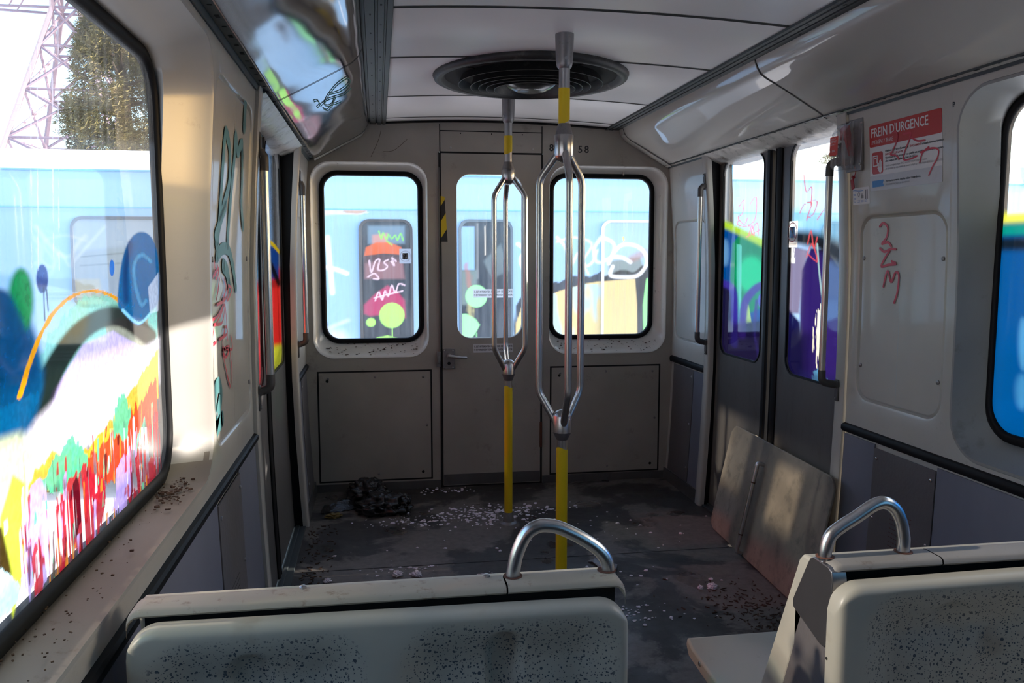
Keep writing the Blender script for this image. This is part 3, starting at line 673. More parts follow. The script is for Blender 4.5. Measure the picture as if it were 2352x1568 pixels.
# sliding doors
def leaf(n, X, a0, a1, gl, gaps_at, strokes=None):
    XX = abs(X); s = 1 if X > 0 else -1
    def mp(a, b, d=0):
        c = XX-.004*((b-1.0)**2)-(.030*max(0, (.8-b))**1.6)
        return (s*(c+d), a, b)
    mb = MB()
    win = rr(*gl, .075)
    ring(mb, mp, rr(a0, a1, .015, 1.99, .003), win, 0, 0, 5)
    mb.loft([lp(mp, win), lp(mp, rr(gl[0]+.003, gl[1]-.003, gl[2]+.003, gl[3]-.003, .073), .003), lp(mp, rr(gl[0]+.003, gl[1]-.003, gl[2]+.003, gl[3]-.003, .073), .02)])
    mb.loft([[mp(a, z, d) for d in (0, .03)] for a in (a0,) for z in (.015, .4, .8, 1.4, 1.99)], closed=False)
    d = struct(mb, n, M['doormetal'], smooth=30)
    m = MB(); e0, e1 = gaps_at; zz = [.015, .2, .4, .6, .8, 1.1, 1.5, 1.99]
    sg = 1 if e1 > e0 else -1
    m.loft([[mp(e0, z, .004), mp(e0, z, -.006), mp(e0+sg*.012, z, -.012), mp(e1-sg*.022, z, -.012), mp(e1-sg*.014, z, -.002), mp(e1-sg*.008, z, -.010), mp(e1, z, -.008), mp(e1, z, .02)] for z in zz], closed=False)
    m.build('rubber_edge', M['rubber'], d, smooth=30)
    m = MB(); g = [rr(gl[0]-e, gl[1]+e, gl[2]-e, gl[3]+e, .075+e) for e in (.006, .004, -.003)]
    m.loft([lp(mp, g[0], -.0005), lp(mp, g[1], -.004), lp(mp, g[2], -.003), lp(mp, g[2], .006)]); m.build('window_seal', M['rubber'], d)
    return d, mp

PXL = lambda u, v: atX(u, v, -1.245)
PXR = lambda u, v: atX(u, v, 1.245)
PDR = lambda u, v: atX(u, v, 1.205)
PDL = lambda u, v: atX(u, v, -1.215)

# ---- big left pane, graffiti sprayed on it
win, g0, g1 = mainL
c = Canvas(g0-.004, g1+.004, .921, 1.909, .0036, .0030, PXL, asp=.36)
D = (2.2, 60, 7)
c.poly([(0, 300), (365, 330), (365, 900), (0, 900)], (.55, .72, .95), .06, 30)
c.poly([(60, 900), (110, 770), (190, 680), (260, 680), (330, 720), (362, 700), (362, 900), (60, 1000)], (.18, .62, .42), .62, 10, (6, 70, 9, 5))
c.poly([(240, 740), (275, 730), (340, 730), (340, 860), (265, 860)], (.40, .32, .24), .8, 3)
c.poly([(90, 1010), (120, 900), (190, 790), (260, 760), (330, 800), (335, 880), (90, 1100)], (.62, .50, .86), .92, 10)
c.line([(70, 1010), (110, 880), (165, 785), (215, 740), (262, 726), (300, 738), (345, 775)], 60, (.006, .006, .008), .96, 16)
c.poly([(-60, 640), (0, 700), (40, 700), (80, 760), (100, 860), (80, 960), (40, 1040), (-60, 1090)], (.0, .085, .22), .97, 24, round_=True)
c.blob(48, 690, 30, 76, (.0, .22, .06), .96, 16)
c.poly([(-60, 690), (10, 665), (45, 720), (75, 800), (92, 870), (70, 905), (-60, 935)], (.0, .05, .15), .97, 20, round_=True)
c.line([(45, 910), (80, 800), (115, 730), (160, 684), (215, 667), (262, 682), (285, 705)], 11, (.72, .30, .0), .97, 2.5, (1.5, 60, 30, 3))
c.poly([(270, 690), (280, 600), (300, 548), (325, 532), (350, 548), (364, 600), (364, 690), (345, 715), (318, 748), (282, 715)], (.0, .11, .30), .97, 6, round_=True)
c.line([(346, 600), (325, 585), (308, 610), (312, 660), (325, 700), (335, 690)], 7, (.06, .30, .55), .85, 8)
c.line([(300, 560), (288, 620), (290, 690)], 14, (.002, .02, .12), .75, 12)
c.line([(282, 712), (318, 742), (345, 720)], 7, (.30, .72, .95), .9, 4)
c.poly([(340, 660), (364, 625), (364, 715), (345, 720)], (.75, .82, .95), .5, 3)
c.blob(97, 640, 14, 34, (.02, .05, .22), .93, 4); c.line([(100, 660), (103, 735)], 3, (.01, .02, .08), .9, 2); c.line([(107, 665), (111, 715)], 3, (.01, .02, .08), .9, 2)
c.blob(257, 615, 6, 20, (.01, .13, .50), .95, 2)
# pale field under the arc
c.poly([(-80, 1080), (50, 1020), (90, 960), (150, 900), (330, 800), (364, 780), (364, 880), (270, 970), (180, 1040), (110, 1080), (60, 1150), (-80, 1400)], (.86, .80, .90), .97, 45)
c.poly([(-80, 1040), (40, 1000), (90, 1030), (60, 1200), (20, 1330), (-80, 1420)], (.80, .82, .42), .9, 50)
c.poly([(60, 1120), (110, 1040), (190, 1040), (260, 960), (364, 800), (364, 910), (300, 990), (230, 1060), (150, 1080), (70, 1180)], (.82, .42, .03), .97, 8, (7, 55, 9, 11))
c.poly([(190, 1060), (250, 1010), (300, 950), (364, 860), (364, 1010), (300, 1080), (200, 1120)], (.62, .06, .02), .96, 4, (14, 60, 7, 17))
c.poly([(120, 1060), (170, 1000), (205, 1050), (190, 1110), (140, 1150), (90, 1120)], (.10, .55, .28), .93, 2, (8, 60, 8, 19))
c.poly([(262, 940), (285, 890), (300, 950), (290, 1010), (262, 1000)], (.10, .52, .28), .93, 2, (6, 70, 10, 23))
c.poly([(315, 1010), (330, 960), (345, 1000), (340, 1060), (312, 1080)], (.12, .55, .33), .93, 2, (6, 70, 10, 29))
c.poly([(300, 1060), (340, 980), (364, 940), (364, 1080), (330, 1150), (280, 1190)], (.42, .010, .03), .95, 2, (9, 55, 7, 31))
c.poly([(120, 1180), (160, 1100), (200, 1060), (240, 1120), (225, 1230), (190, 1260), (140, 1330), (120, 1300)], (.46, .012, .03), .95, 2, (12, 60, 6, 37))
c.poly([(160, 1130), (175, 1100), (190, 1180), (170, 1240)], (.06, .002, .008), .9, 3, (7, 80, 6, 41))
c.poly([(265, 1080), (300, 1020), (305, 1120), (285, 1200), (262, 1170)], (.50, .36, .80), .93, 2, (7, 65, 7, 43))
c.poly([(50, 1330), (62, 1130), (95, 1090), (120, 1180), (115, 1310), (70, 1400)], (.52, .40, .82), .95, 3, (8, 60, 7, 47))
c.poly([(75, 1290), (90, 1220), (105, 1280), (100, 1360), (80, 1370)], (.48, .03, .04), .95, 2, (5, 70, 9, 53))
c.poly([(0, 1190), (30, 1090), (58, 1110), (52, 1330), (30, 1420), (0, 1300)], (.62, .72, .05), .95, 7)
c.poly([(-60, 1200), (5, 1210), (25, 1300), (30, 1350), (-60, 1330)], (.03, .004, .004), .96, 9)
c.poly([(-60, 1300), (10, 1310), (45, 1345), (44, 1380), (-60, 1480)], (.55, .85, .90), .95, 3, (4, 70, 60, 59))
for k in range(120):                                           # runs and scrapes
    u = random.uniform(40, 358); top = 1180-.62*u
    v = random.uniform(top-60, top+190); L = random.uniform(15, 120)
    col, al = random.choice([((.50, .02, .03), .9), ((.10, .004, .01), .85), ((.55, .42, .85), .85), ((.12, .55, .32), .9), ((.85, .80, .88), .9), ((.72, .25, .02), .85), ((.45, .02, .03), .9)])
    c.line([(u, v), (u+random.uniform(-1, 1), v+L)], random.uniform(1.0, 5), col, al, 1.5, (2.6, 140, 14, k+100), curve=False)
scr = (vnoise(c.A/c.asp*150, c.B*4, 301)+.6*vnoise(c.A/c.asp*60, c.B*9, 302))        # long vertical scratches where the paint has come off
zz = np.interp(c.A/c.asp, [1.1, 2.14], [1.20, 1.10])
k_ = np.clip((zz-c.B)/.10, 0, 1)*np.clip((scr-.30)/.05, 0, 1)
c.C[:, 3] *= 1-.93*k_
blk = vnoise(c.A/c.asp*26, c.B*14, 311)+.5*vnoise(c.A/c.asp*90, c.B*30, 312)
c.C[:, 3] *= 1-.95*np.clip((blk-.36)/.03, 0, 1)*np.clip((1.10-c.B)/.05, 0, 1)
sp = vnoise(c.A/c.asp*170, c.B*170, 321)                                              # spatter in the sprayed colour
c.C[:, :3] *= (1+.35*sp)[:, None]; c.C[:, 3] = np.clip(c.C[:, 3]*1.03, 0, 1)
for u in (70, 85, 120, 133):                                  # old dried runs over the clear part
    c.line([(u, 60), (u+1, 300), (u+3, 620)], 1.6, (.80, .80, .95), .55, 1.5, (1.3, 40, 30, int(u)))
c.build('glass', M['glass'], lambda a, b: (-1.245, a, b), win)

# ---- big right pane
win, g0, g1 = mainR
c = Canvas(g0-.004, g1+.004, .88, 1.93, .006, .006, PXR, asp=.6)
zt = lambda v: PXR(2330, v)[1]
def band(v0, v1, col, al, soft): c.poly([(g0-.1, zt(v0)), (g1+.1, zt(v0)), (g1+.1, zt(v1)), (g0-.1, zt(v1))], col, al, soft*.001, raw=True)
c.poly([(g0-.1, 1.64), (2.17, 1.64), (2.17, 1.2), (g0-.1, 1.2)], (.01, .10, .30), .97, .03, raw=True); band(500, 1400, (.0, .055, .22), .99, 30); band(487, 512, (.55, .62, .05), .9, 30); band(515, 540, (.0, .20, .16), .9, 22); band(545, 575, (.002, .006, .012), .97, 30)  # first film reaches higher out of view, added to trim the sun band
c.blob(2350, 790, 10, 60, (.05, .22, .45), .9, 14); c.blob(2348, 900, 14, 40, (.04, .20, .42), .8, 20); c.blob(2352, 370, 14, 60, (.12, .42, .72), .7, 12)
c.C[:, :3] *= .42; c.C[:, 3] = np.clip(c.C[:, 3]*1.03, 0, 1); c.build('glass', M['glass'], lambda a, b: (1.245, a, b), win)

# ---- right doors
d2, mp = leaf('door_2', 1.19, 3.875, 4.47, (3.915, 4.41, .905, 1.965), (3.875, 3.815))
c = Canvas(3.91, 4.415, .90, 1.97, .005, .006, PDR, asp=.42)
c.poly([(1650, 380), (1680, 380), (1675, 520), (1650, 520)], (.45, .62, .85), .35, 10)
c.poly([(1650, 505), (1700, 528), (1765, 560), (1765, 900), (1650, 900)], (.0, .055, .27), .96, 8)
c.poly([(1685, 560), (1700, 540), (1765, 565), (1765, 700), (1700, 730), (1680, 640)], (.0, .20, .07), .96, 6)
c.blob(1728, 630, 32, 42, (.0, .48, .22), .95, 22)
c.line([(1650, 508), (1700, 530), (1765, 562)], 15, (.35, .62, .02), .93, 12)
c.poly([(1694, 560), (1706, 563), (1704, 745), (1694, 748)], (.10, .55, .52), .75, 2)
c.poly([(1712, 690), (1722, 700), (1728, 740), (1712, 745)], (.30, .52, .16), .9, 3)
c.poly([(1650, 640), (1690, 660), (1690, 745), (1765, 735), (1765, 900), (1650, 900)], (.006, .004, .03), .97, 8)
c.line([(1663, 650), (1685, 665), (1690, 720), (1688, 790)], 16, (.03, .02, .30), .95, 8)
c.line([(1765, 650), (1735, 665), (1712, 700), (1706, 770)], 18, (.04, .015, .26), .95, 8)
c.line([(1740, 690), (1735, 760), (1745, 820)], 6, (.03, .02, .22), .9, 5); c.blob(1750, 690, 7, 16, (.08, .08, .55), .9, 6)
c.blob(1668, 580, 8, 30, (.15, .40, .75), .6, 14)
c.poly([(1650, 745), (1765, 735), (1765, 900), (1650, 900)], (.006, .004, .03), .72, 25)
pk = (.80, .18, .24)
for pts in ([(1700, 475), (1712, 460), (1708, 490), (1698, 500), (1712, 515), (1720, 500)], [(1725, 470), (1740, 452), (1738, 500), (1722, 520)], [(1700, 505), (1696, 515), (1712, 520), (1724, 516)],
            [(1722, 540), (1730, 518), (1735, 540), (1728, 530), (1742, 512), (1744, 540)], [(1716, 545), (1748, 528)]):
    c.line(pts, 2.2, pk, .8, 1.5)
c.C[:, :3] *= .33; c.C[:, 3] = np.clip(c.C[:, 3]*1.05, 0, 1); c.build('glass', M['glass'], lambda a, b: mp(a, b, .010), d2)
d3, mp3 = leaf('door_3', 1.19, 3.10, 3.725, (3.16, 3.645, .895, 1.965), (3.725, 3.785))
c = Canvas(3.155, 3.65, .89, 1.97, .005, .006, PDR, asp=.42)
c.poly([(1810, 480), (1940, 500), (1940, 560), (1810, 540)], (.10, .45, .80), .55, 30)
c.poly([(1805, 560), (1860, 575), (1850, 620), (1838, 720), (1805, 720)], (.20, .19, .34), .94, 8)
c.poly([(1840, 720), (1845, 620), (1865, 570), (1900, 575), (1950, 640), (1950, 920), (1840, 920)], (.022, .010, .13), .97, 5)
c.poly([(1900, 600), (1950, 590), (1950, 720), (1895, 740)], (.08, .20, .45), .5, 10)
c.poly([(1805, 700), (1840, 740), (1850, 920), (1805, 920)], (.006, .006, .07), .97, 8)
c.line([(1815, 545), (1850, 548), (1885, 556), (1940, 590)], 34, (.003, .004, .01), .96, 26)
c.poly([(1874, 800), (1873, 760), (1878, 735), (1882, 715), (1889, 700), (1891, 760), (1886, 800), (1879, 842), (1875, 835)], (.90, .90, .78), .93, 1.5, (5, 110, 18, 61))
c.line([(1880, 560), (1884, 620), (1893, 700)], 3, (.45, .75, .80), .6, 2)
c.line([(1822, 572), (1824, 600)], 8, (.85, .92, 1), .95, 2, (2, 90, 40, 7))
c.poly([(1868, 862), (1880, 845), (1900, 870), (1902, 885), (1872, 880)], (.10, .35, .62), .95, 2, (3, 90, 60, 67))
c.poly([(1800, 745), (1865, 770), (1865, 930), (1800, 930)], (.004, .003, .03), .8, 40); c.poly([(1840, 850), (1950, 870), (1950, 930), (1840, 930)], (.01, .01, .08), .6, 20)
pr = (.62, .08, .10)
for pts in ([(1840, 490), (1850, 470), (1868, 466), (1862, 485), (1856, 505)], [(1858, 465), (1880, 462), (1872, 490), (1860, 500)], [(1880, 505), (1898, 480), (1902, 495)], [(1850, 400), (1855, 440), (1868, 430), (1866, 470)],
            [(1858, 560), (1866, 530), (1872, 570), (1880, 545)], [(1855, 590), (1868, 560), (1880, 600), (1860, 585)]):
    c.line(pts, 2.4, pr, .75, 1.5)
c.C[:, :3] *= .33; c.C[:, 3] = np.clip(c.C[:, 3]*1.05, 0, 1); c.build('glass', M['glass'], lambda a, b: mp3(a, b, .010), d3)

# ---- left doors
d4, mp4 = leaf('door_4', -1.205, 3.755, 4.44, (3.83, 4.39, .905, 1.965), (3.755, 3.715))
c = Canvas(3.82, 4.40, .90, 1.97, .006, .006, PDL, asp=.25)
c.poly([(3.7, 1.2), (4.10, 1.2), (4.10, 2), (3.7, 2)], (.25, .45, .75), .75, .06, raw=True)  # added blue film, holds the second sun back except at the far edge
c.poly([(600, 600), (660, 620), (660, 860), (600, 860)], (.52, .012, .008), .96, 20)
c.poly([(600, 560), (640, 570), (640, 640), (600, 640)], (.004, .05, .25), .95, 14)
c.line([(600, 545), (625, 560), (650, 590)], 11, (.75, .50, .0), .96, 5); c.line([(600, 580), (618, 600), (640, 650)], 18, (.005, .005, .005), .95, 12)
c.poly([(600, 800), (650, 790), (650, 880), (600, 880)], (.45, .50, .03), .9, 20)
c.build('glass', M['glass'], lambda a, b: mp4(a, b, .010), d4)
d5, mp5 = leaf('door_5', -1.205, 3.00, 3.675, (3.06, 3.60, .905, 1.965), (3.675, 3.712))
c = Canvas(3.05, 3.61, .90, 1.97, .01, .01, None)
c.poly([(3, .8), (3.7, .8), (3.7, 2.0), (3, 2.0)], (.22, .35, .5), .93, .04, raw=True); c.poly([(3.25, 1.50), (3.46, 1.46), (3.50, 1.72), (3.30, 1.78)], (.22, .35, .5), 0, .04, raw=True); c.C[:, 3] = np.where((np.abs(c.A-3.37) < .13)&(np.abs(c.B-1.60) < .16), .12, c.C[:, 3])  # added film; its clear gap is shaped for the light patch on the board
c.poly([(3, .8), (3.7, .8), (3.7, 1.32), (3.3, 1.42), (3, 1.36)], (.50, .02, .02), .94, .04, raw=True); c.poly([(3, 1.36), (3.7, 1.34), (3.7, 1.48), (3, 1.5)], (.1, .3, .5), .6, .05, raw=True)
c.build('glass', M['glass'], lambda a, b: mp5(a, b, .010), d5)

# ---- rear wall (behind the photographer)
mb = MB(); mb.bb(-1.28, 1.28, YR-.03, YR, 0, 2.37); struct(mb, 'wall_rear', M['cream_end'], smooth=0)

# ---- graffiti and marks on the wall hatches
hl = lambda a, b, d=0: LW(a, b, .0045+d)
def tagmark(nm, mapf, pxf, strokes, w, mat, parent, d=-.0025):
    m = MB(); lim = 2.268+w/2 if mapf is hl else -9
    for s in strokes: ribbon(m, mapf, [(max(pxf(u, v)[0], lim), pxf(u, v)[1]) for u, v in s], w, d)
    return m.build(nm, mat, parent, smooth=0)
PL = lambda u, v: atX(u, v, -1.147); PR = lambda u, v: atX(u, v, 1.147)
tagmark('graffiti_tag', hl, PL, [[(502, 560), (512, 480), (522, 420), (519, 350), (508, 305), (505, 330), (506, 480), (505, 560)], [(500, 540), (518, 470)], [(527, 560), (528, 440), (530, 360), (529, 310), (537, 350), (543, 330), (548, 360)], [(545, 330), (550, 400), (553, 470), (560, 520)],
   [(504, 590), (515, 572), (530, 575), (540, 610), (548, 660)]], .036, M['markteal'], wl)
tagmark('graffiti_tag', hl, PL, [[(519, 610), (527, 622), (533, 655)], [(500, 1000), (499, 940), (506, 895), (513, 884), (517, 905), (511, 950), (503, 990), (500, 1000), (510, 980), (520, 960)]], .045, M['markteal'], wl)
tagmark('graffiti_tag', hl, PL, [[(545, 210), (546, 260), (547, 290)]], .05, M['markteal'], wl)
tagmark('graffiti_tag', hl, PL, [[(497, 600), (502, 640), (508, 615), (495, 635)], [(505, 610), (509, 650), (503, 690), (510, 640)], [(520, 640), (525, 660), (518, 690), (528, 680)], [(530, 660), (528, 690), (538, 665), (530, 655)],
   [(505, 700), (520, 695), (515, 720), (503, 745)], [(493, 735), (508, 725), (522, 700), (518, 740), (500, 745)], [(522, 690), (527, 730), (531, 780)], [(500, 745), (496, 790), (505, 785)], [(512, 780), (530, 765), (525, 750), (520, 790), (526, 805)],
   [(520, 805), (535, 795), (528, 820), (520, 805)], [(528, 800), (542, 800), (538, 770)], [(521, 812), (530, 860), (537, 888)], [(535, 800), (540, 840), (541, 880)]], .009, M['markred'], wl, -.0035)
hr = lambda a, b, d=0: RW(a, b, .0045+d)
tagmark('graffiti_mark', hr, PR, [[(2020, 520), (2028, 512), (2038, 522), (2034, 545), (2022, 560), (2036, 556), (2044, 566)], [(2018, 570), (2028, 578), (2042, 572), (2054, 572)], [(2040, 576), (2028, 594), (2020, 612), (2036, 608), (2054, 606), (2044, 600)],
   [(2024, 658), (2034, 622), (2042, 648), (2052, 626), (2060, 632), (2056, 670), (2048, 695)]], .0095, M['markred'], wr)
# small perforated print on the wall of the right
text('P', RW, atX(2187, 246, 1.118)[0], atX(2187, 246, 1.118)[1], .022, M['ink'], wr, flip=True, bold=.0008, name='wall_letter')
# cracks
mk = MB()
for pts in ([(875, 300), (868, 325), (852, 360)], [(935, 320), (905, 345), (880, 348)]):
    ribbon(mk, EW, [pxE(u, v) for u, v in pts], .0022, -.0008)
mk.build('paint_crack', M['leafdirt'], wend, smooth=0)

# ================================================================== THINGS
# duct covers
def cover(side, y0, y1, mat, label):
    X = -1 if side == 'left' else 1
    pr = [(.752, 2.262), (.756, 2.235), (.764, 2.205), (.778, 2.180), (.80, 2.158), (.84, 2.134), (.90, 2.101), (.96, 2.069), (1.02, 2.037), (1.06, 2.016), (1.072, 2.013), (1.078, 2.020)] if side == 'left' else \
         [(.772, 2.262), (.780, 2.225), (.792, 2.195), (.806, 2.174), (.83, 2.157), (.88, 2.131), (.95, 2.093), (1.02, 2.053), (1.07, 2.025), (1.09, 2.010), (1.098, 2.006), (1.104, 2.014)]
    t = empty('duct_cover', (X*.93, (y0+y1)/2, 2.1), label=label, cat='duct cover', group='ceiling duct covers')
    n = 24; m = MB()
    m.loft([[(X*x, y0+(y1-y0)*i/n, z) for x, z in pr] for i in range(n+1)], closed=False)
    for yy, s in ((y0, 1), (y1, -1)):
        m.loft([[(X*x, yy, z) for x, z in pr], [(X*(x*.98+.02), yy, z+.02) for x, z in pr]], closed=False)
    m.build('cover_panel', mat, t, smooth=60)
    m = MB(); m.loft([[(X*x, y, z-.0016) for x, z in pr] for y in (y1-.008, y1+.001)], closed=False); m.build('joint_gap', M['black'], t, smooth=0)
    return t
cover('left', .9, 3.195, M['ductleft'], 'large warped reflective duct cover above the graffitied left window')
t = cover('left', 3.203, 5.00, M['ductleft'], 'reflective duct cover above the left sliding door with green scrawl')
PS = lambda u, v: None
cv = MB()
def duct_pt(u, v):
    d = ray(u, v); n = Vector((.475, 0, -.88)).normalized(); p0 = Vector((-.84, 4, 2.134)); k = (p0-CAM).dot(n)/d.dot(n); return CAM+d*k+n*.004
for pts in ([(745, 235), (755, 215), (775, 192), (798, 178), (802, 190), (780, 208), (755, 215)], [(735, 243), (748, 230), (768, 222), (790, 215), (806, 200)], [(748, 228), (745, 240), (760, 240), (770, 222), (765, 238), (782, 232)], [(742, 248), (752, 252), (765, 238)], [(720, 232), (728, 230), (734, 238), (728, 246)]):
    p = smooth_path([duct_pt(u, v) for u, v in pts], 5)
    cv.tube(p, .0022, 5)
cv.build('graffiti_scrawl', M['markgreen'], t)
cover('right', .9, 3.195, M['ductright'], 'glossy cream duct cover above the emergency brake notice')
cover('right', 3.203, 5.00, M['ductright'], 'glossy cream duct cover above the right sliding doors mirroring the graffiti')
for X in (-1, 1):
    m = MB(); a = [(.752, 2.262), (.768, 2.20), (.80, 2.156), (1.074, 2.008)] if X < 0 else [(.772, 2.262), (.792, 2.19), (.83, 2.154), (1.098, 2.003)]
    m.loft([[(X*x, y, z) for x, z in a] for y in (5.005, 5.05, 5.085)], closed=False)
    m.loft([[(X*x, 5.005, z+e) for x, z in a] for e in (0, .04)], closed=False)
    tag(m.build('duct_end_cap', M['cream'], None, smooth=30), 'narrow cream end cap closing the %s ceiling duct at the end wall' % ('left' if X < 0 else 'right'), 'duct end cap', 'duct end caps')

# fork poles
def pole(y, ang, hubtop, zs, rust, label):
    x = -.028 if y < 4 else -.037
    zt = cz(x)
    t = empty('grab_pole', (x, y, 0), label=label, cat='pole', group='floor to ceiling grab poles')
    c = (x, y)
    k = .035
    m = MB(); m.lathe([(.0345, zt+.004), (.0345, zt-.01), (.032, zt-.085), (.0305, zt-.105), (.027, zt-.118), (.021, zt-.124)], c, 32); so = m.build('ceiling_socket', M['dullsteel'], t)
    m = MB(); dx, dy = CAM.x-x, CAM.y-y; L = math.hypot(dx, dy); dx, dy = dx/L, dy/L
    a = math.radians(12 if y < 4 else -45); ex, ey = dx*math.cos(a)-dy*math.sin(a), dx*math.sin(a)+dy*math.cos(a)
    m.tube([(x+ex*.030, y+ey*.030, zt-.092), (x+ex*.0335, y+ey*.0335, zt-.092)], .0065, 12); m.tube([(x+ex*.0335, y+ey*.0335, zt-.092), (x+ex*.0338, y+ey*.0338, zt-.092)], .003, 8); m.build('screw', M['chrome'], so)
    z0, z1, z2, z3, z4 = zs        # band top, band bottom, cone top, hub top, hub bottom
    m = MB(); m.lathe([(.0205, zt-.11), (.0205, z2-.01)], c, 28); m.build('upper_tube', M['steel'], t)
    m = MB(); n = 28; lo = [z1+(.012*math.sin(2*PI*k/n+1)) for k in range(n)]
    m.loft([[(x+.0213*math.cos(2*PI*k/n), y+.0213*math.sin(2*PI*k/n), z) for k, z in enumerate([z0]*n)], [(x+.0213*math.cos(2*PI*k/n), y+.0213*math.sin(2*PI*k/n), lo[k]) for k in range(n)]]); m.build('yellow_band', M['yellow'], t)
    m = MB(); m.lathe([(.0225, z2+.001), (.0225, z2), (.0325, z3+.002), (.0345, z3)], c, 32); m.build('collar', M['dullsteel'], t)
    m = MB(); m.lathe([(.0345, z3), (.0355, z3-.002), (.0355, z4+.004), (.033, z4), (.026, z4-.012), (.012, z4-.019), (.002, z4-.021)], c, 36); m.build('upper_hub', M['steel'], t)
    b0, b1, b2 = hubtop            # lower hub top, lower hub bottom, cone bottom
    m = MB(); m.lathe([(.002, b0+.021), (.012, b0+.019), (.026, b0+.012), (.033, b0), (.0355, b0-.004), (.0355, b1)], c, 36); m.build('lower_hub', M['steel'], t)
    m = MB(); m.lathe([(.0355, b1), (.034, b1-.004), (.0225, b2+.002), (.0205, b2)], c, 32); m.build('lower_collar', M['brownpanel'], t)
    R = .095
    for i in range(3):
        th = ang+i*2*PI/3; u, v = math.cos(th), math.sin(th)
        pt = lambda r, z: (x+u*r, y+v*r, z)
        path = fillet([pt(.018, z4+.022), pt(R, z4-.078), pt(R, b0+.082), pt(.018, b0-.042)], .085, 10)
        m = MB(); m.tube(path, .0138, 20); m.build('fork_bar', M['steel'], t)
    top = b2+.002
    m = MB(); m.lathe([(.0205, top), (.0205, top-.07)], c, 28); m.build('lower_tube', M['steel'], t)
    m = MB(); m.loft([[(x+.0222*math.cos(2*PI*k/n), y+.0222*math.sin(2*PI*k/n), z+(.006*math.sin(4*PI*k/n) if z > .3 else 0)) for k in range(n)] for z in (top-.034, top-.06, .4, .045)]); m.build('yellow_sleeve', M['yellow'], t)
    m = MB(); m.lathe([(.0235, .062), (.026, .055), (.031, .012), (.046, .004), (.048, 0)], c, 32); m.build('floor_flange', M['dullsteel'], t)
    return t
pole(3.06, -PI/2, (.842, .775, .745), (2.064, 1.944, 1.935, 1.895, 1.815), 0, 'nearer steel grab pole with three fork bars and long yellow lower tube')
pole(4.33, PI/2, (.880, .822, .785), (2.069, 1.985, 1.935, 1.895, 1.838), 0, 'farther steel grab pole with three fork bars and cone shaped floor foot')

# ceiling diffuser
fc = (-.028, 3.745); fz = cz(-.028)
t = empty('ceiling_vent', (fc[0], fc[1], fz), label='large round black ceiling air diffuser with concentric rings', cat='air vent')
m = MB(); m.lathe([(.435, fz+.015), (.438, fz-.012), (.432, fz-.026), (.415, fz-.034), (.398, fz-.030), (.388, fz-.016), (.37, fz-.004)], fc, 72, caps=False); m.build('outer_ring', M['fan'], t, smooth=60)
m = MB(); m.lathe([(.40, fz-.014), (.0, fz-.014)], fc, 48, caps=False); m.build('back_plate', M['black'], t, smooth=0)
for r, dz in ((.322, .050), (.268, .060), (.232, .064), (.198, .068), (.162, .070)):
    m = MB(); m.lathe([(r-.022, fz-.004), (r-.006, fz-dz+.012), (r, fz-dz), (r+.003, fz-dz+.001), (r-.002, fz-dz+.014), (r-.018, fz-.003)], fc, 64, caps=False); m.build('louvre_ring', M['fan'], t, smooth=60)
m = MB(); m.lathe([(.150, fz-.020), (.138, fz-.030), (.10, fz-.058), (.065, fz-.074), (.052, fz-.077), (.002, fz-.078)], fc, 48, caps=False); m.build('centre_cone', M['fancone'], t, smooth=60)
m = MB()
for k in range(4):
    a = k*PI/2+.5; m.tube([(fc[0]+.06*math.cos(a), fc[1]+.06*math.sin(a), fz-.03), (fc[0]+.40*math.cos(a), fc[1]+.40*math.sin(a), fz-.012)], .005, 8)
m.build('spoke', M['fan'], t)

# grab bars on the door posts
def grab(side, y, z0, z1, stand, dy, label):
    X = -1 if side == 'left' else 1; xw = lambda z: hw(z)-.016
    t = empty('grab_bar', (X*xw(z0), y, (z0+z1)/2), label=label, cat='grab bar', group='grab bars on the door posts')
    xs = xw(1.4)-stand
    m = MB(); m.tube([(X*xs, y, z0+.025), (X*xs, y, (z0+z1)/2), (X*xs, y, z1-.03)], .0135, 20); m.build('steel_tube', M['steel'], t)
    for z, s in ((z0, 1), (z1, -1)):
        m = MB(); m.tube(fillet([(X*xs, y, z+s*.05), (X*xs, y, z), (X*(xw(z)-.004), y+dy*.01, z-s*.012)], .035, 8), .0155, 20)
        m.tube([(X*(xw(z)-.010), y+dy*.01, z+.0), (X*(xw(z)-.004), y+dy*.01, z-s*.02)], .017, 14)
        el = m.build('elbow_sleeve', M['darksteel'], t)
        m = MB(); zc = z-s*.035; m.bb(X*(xw(zc)-.007), X*xw(zc), y+dy*.01-.014, y+dy*.01+.014, zc-.045, zc+.045); br = m.build('bracket', M['darksteel'], t, bevel=.004)
        for q in (-.022, .022):
            m = MB(); m.tube([(X*(xw(zc)-.006), y+dy*.01, zc+q-s*.01), (X*(xw(zc)-.0095), y+dy*.01, zc+q-s*.01)], .005, 12); m.build('screw', M['chrome'], br)
    return t
grab('right', 3.104, .935, 1.815, .068, 0, 'steel grab bar on the right door post below the emergency brake box')
grab('right', 4.487, .965, 1.83, .052, 0, 'steel grab bar on the far right door post near the end wall')
grab('left', 2.985, .985, 1.79, .038, 0, 'long steel grab bar with dark elbows on the near left door post')
grab('left', 4.462, .995, 1.81, .038, 0, 'short looking steel grab bar on the far left door post, lit reddish')

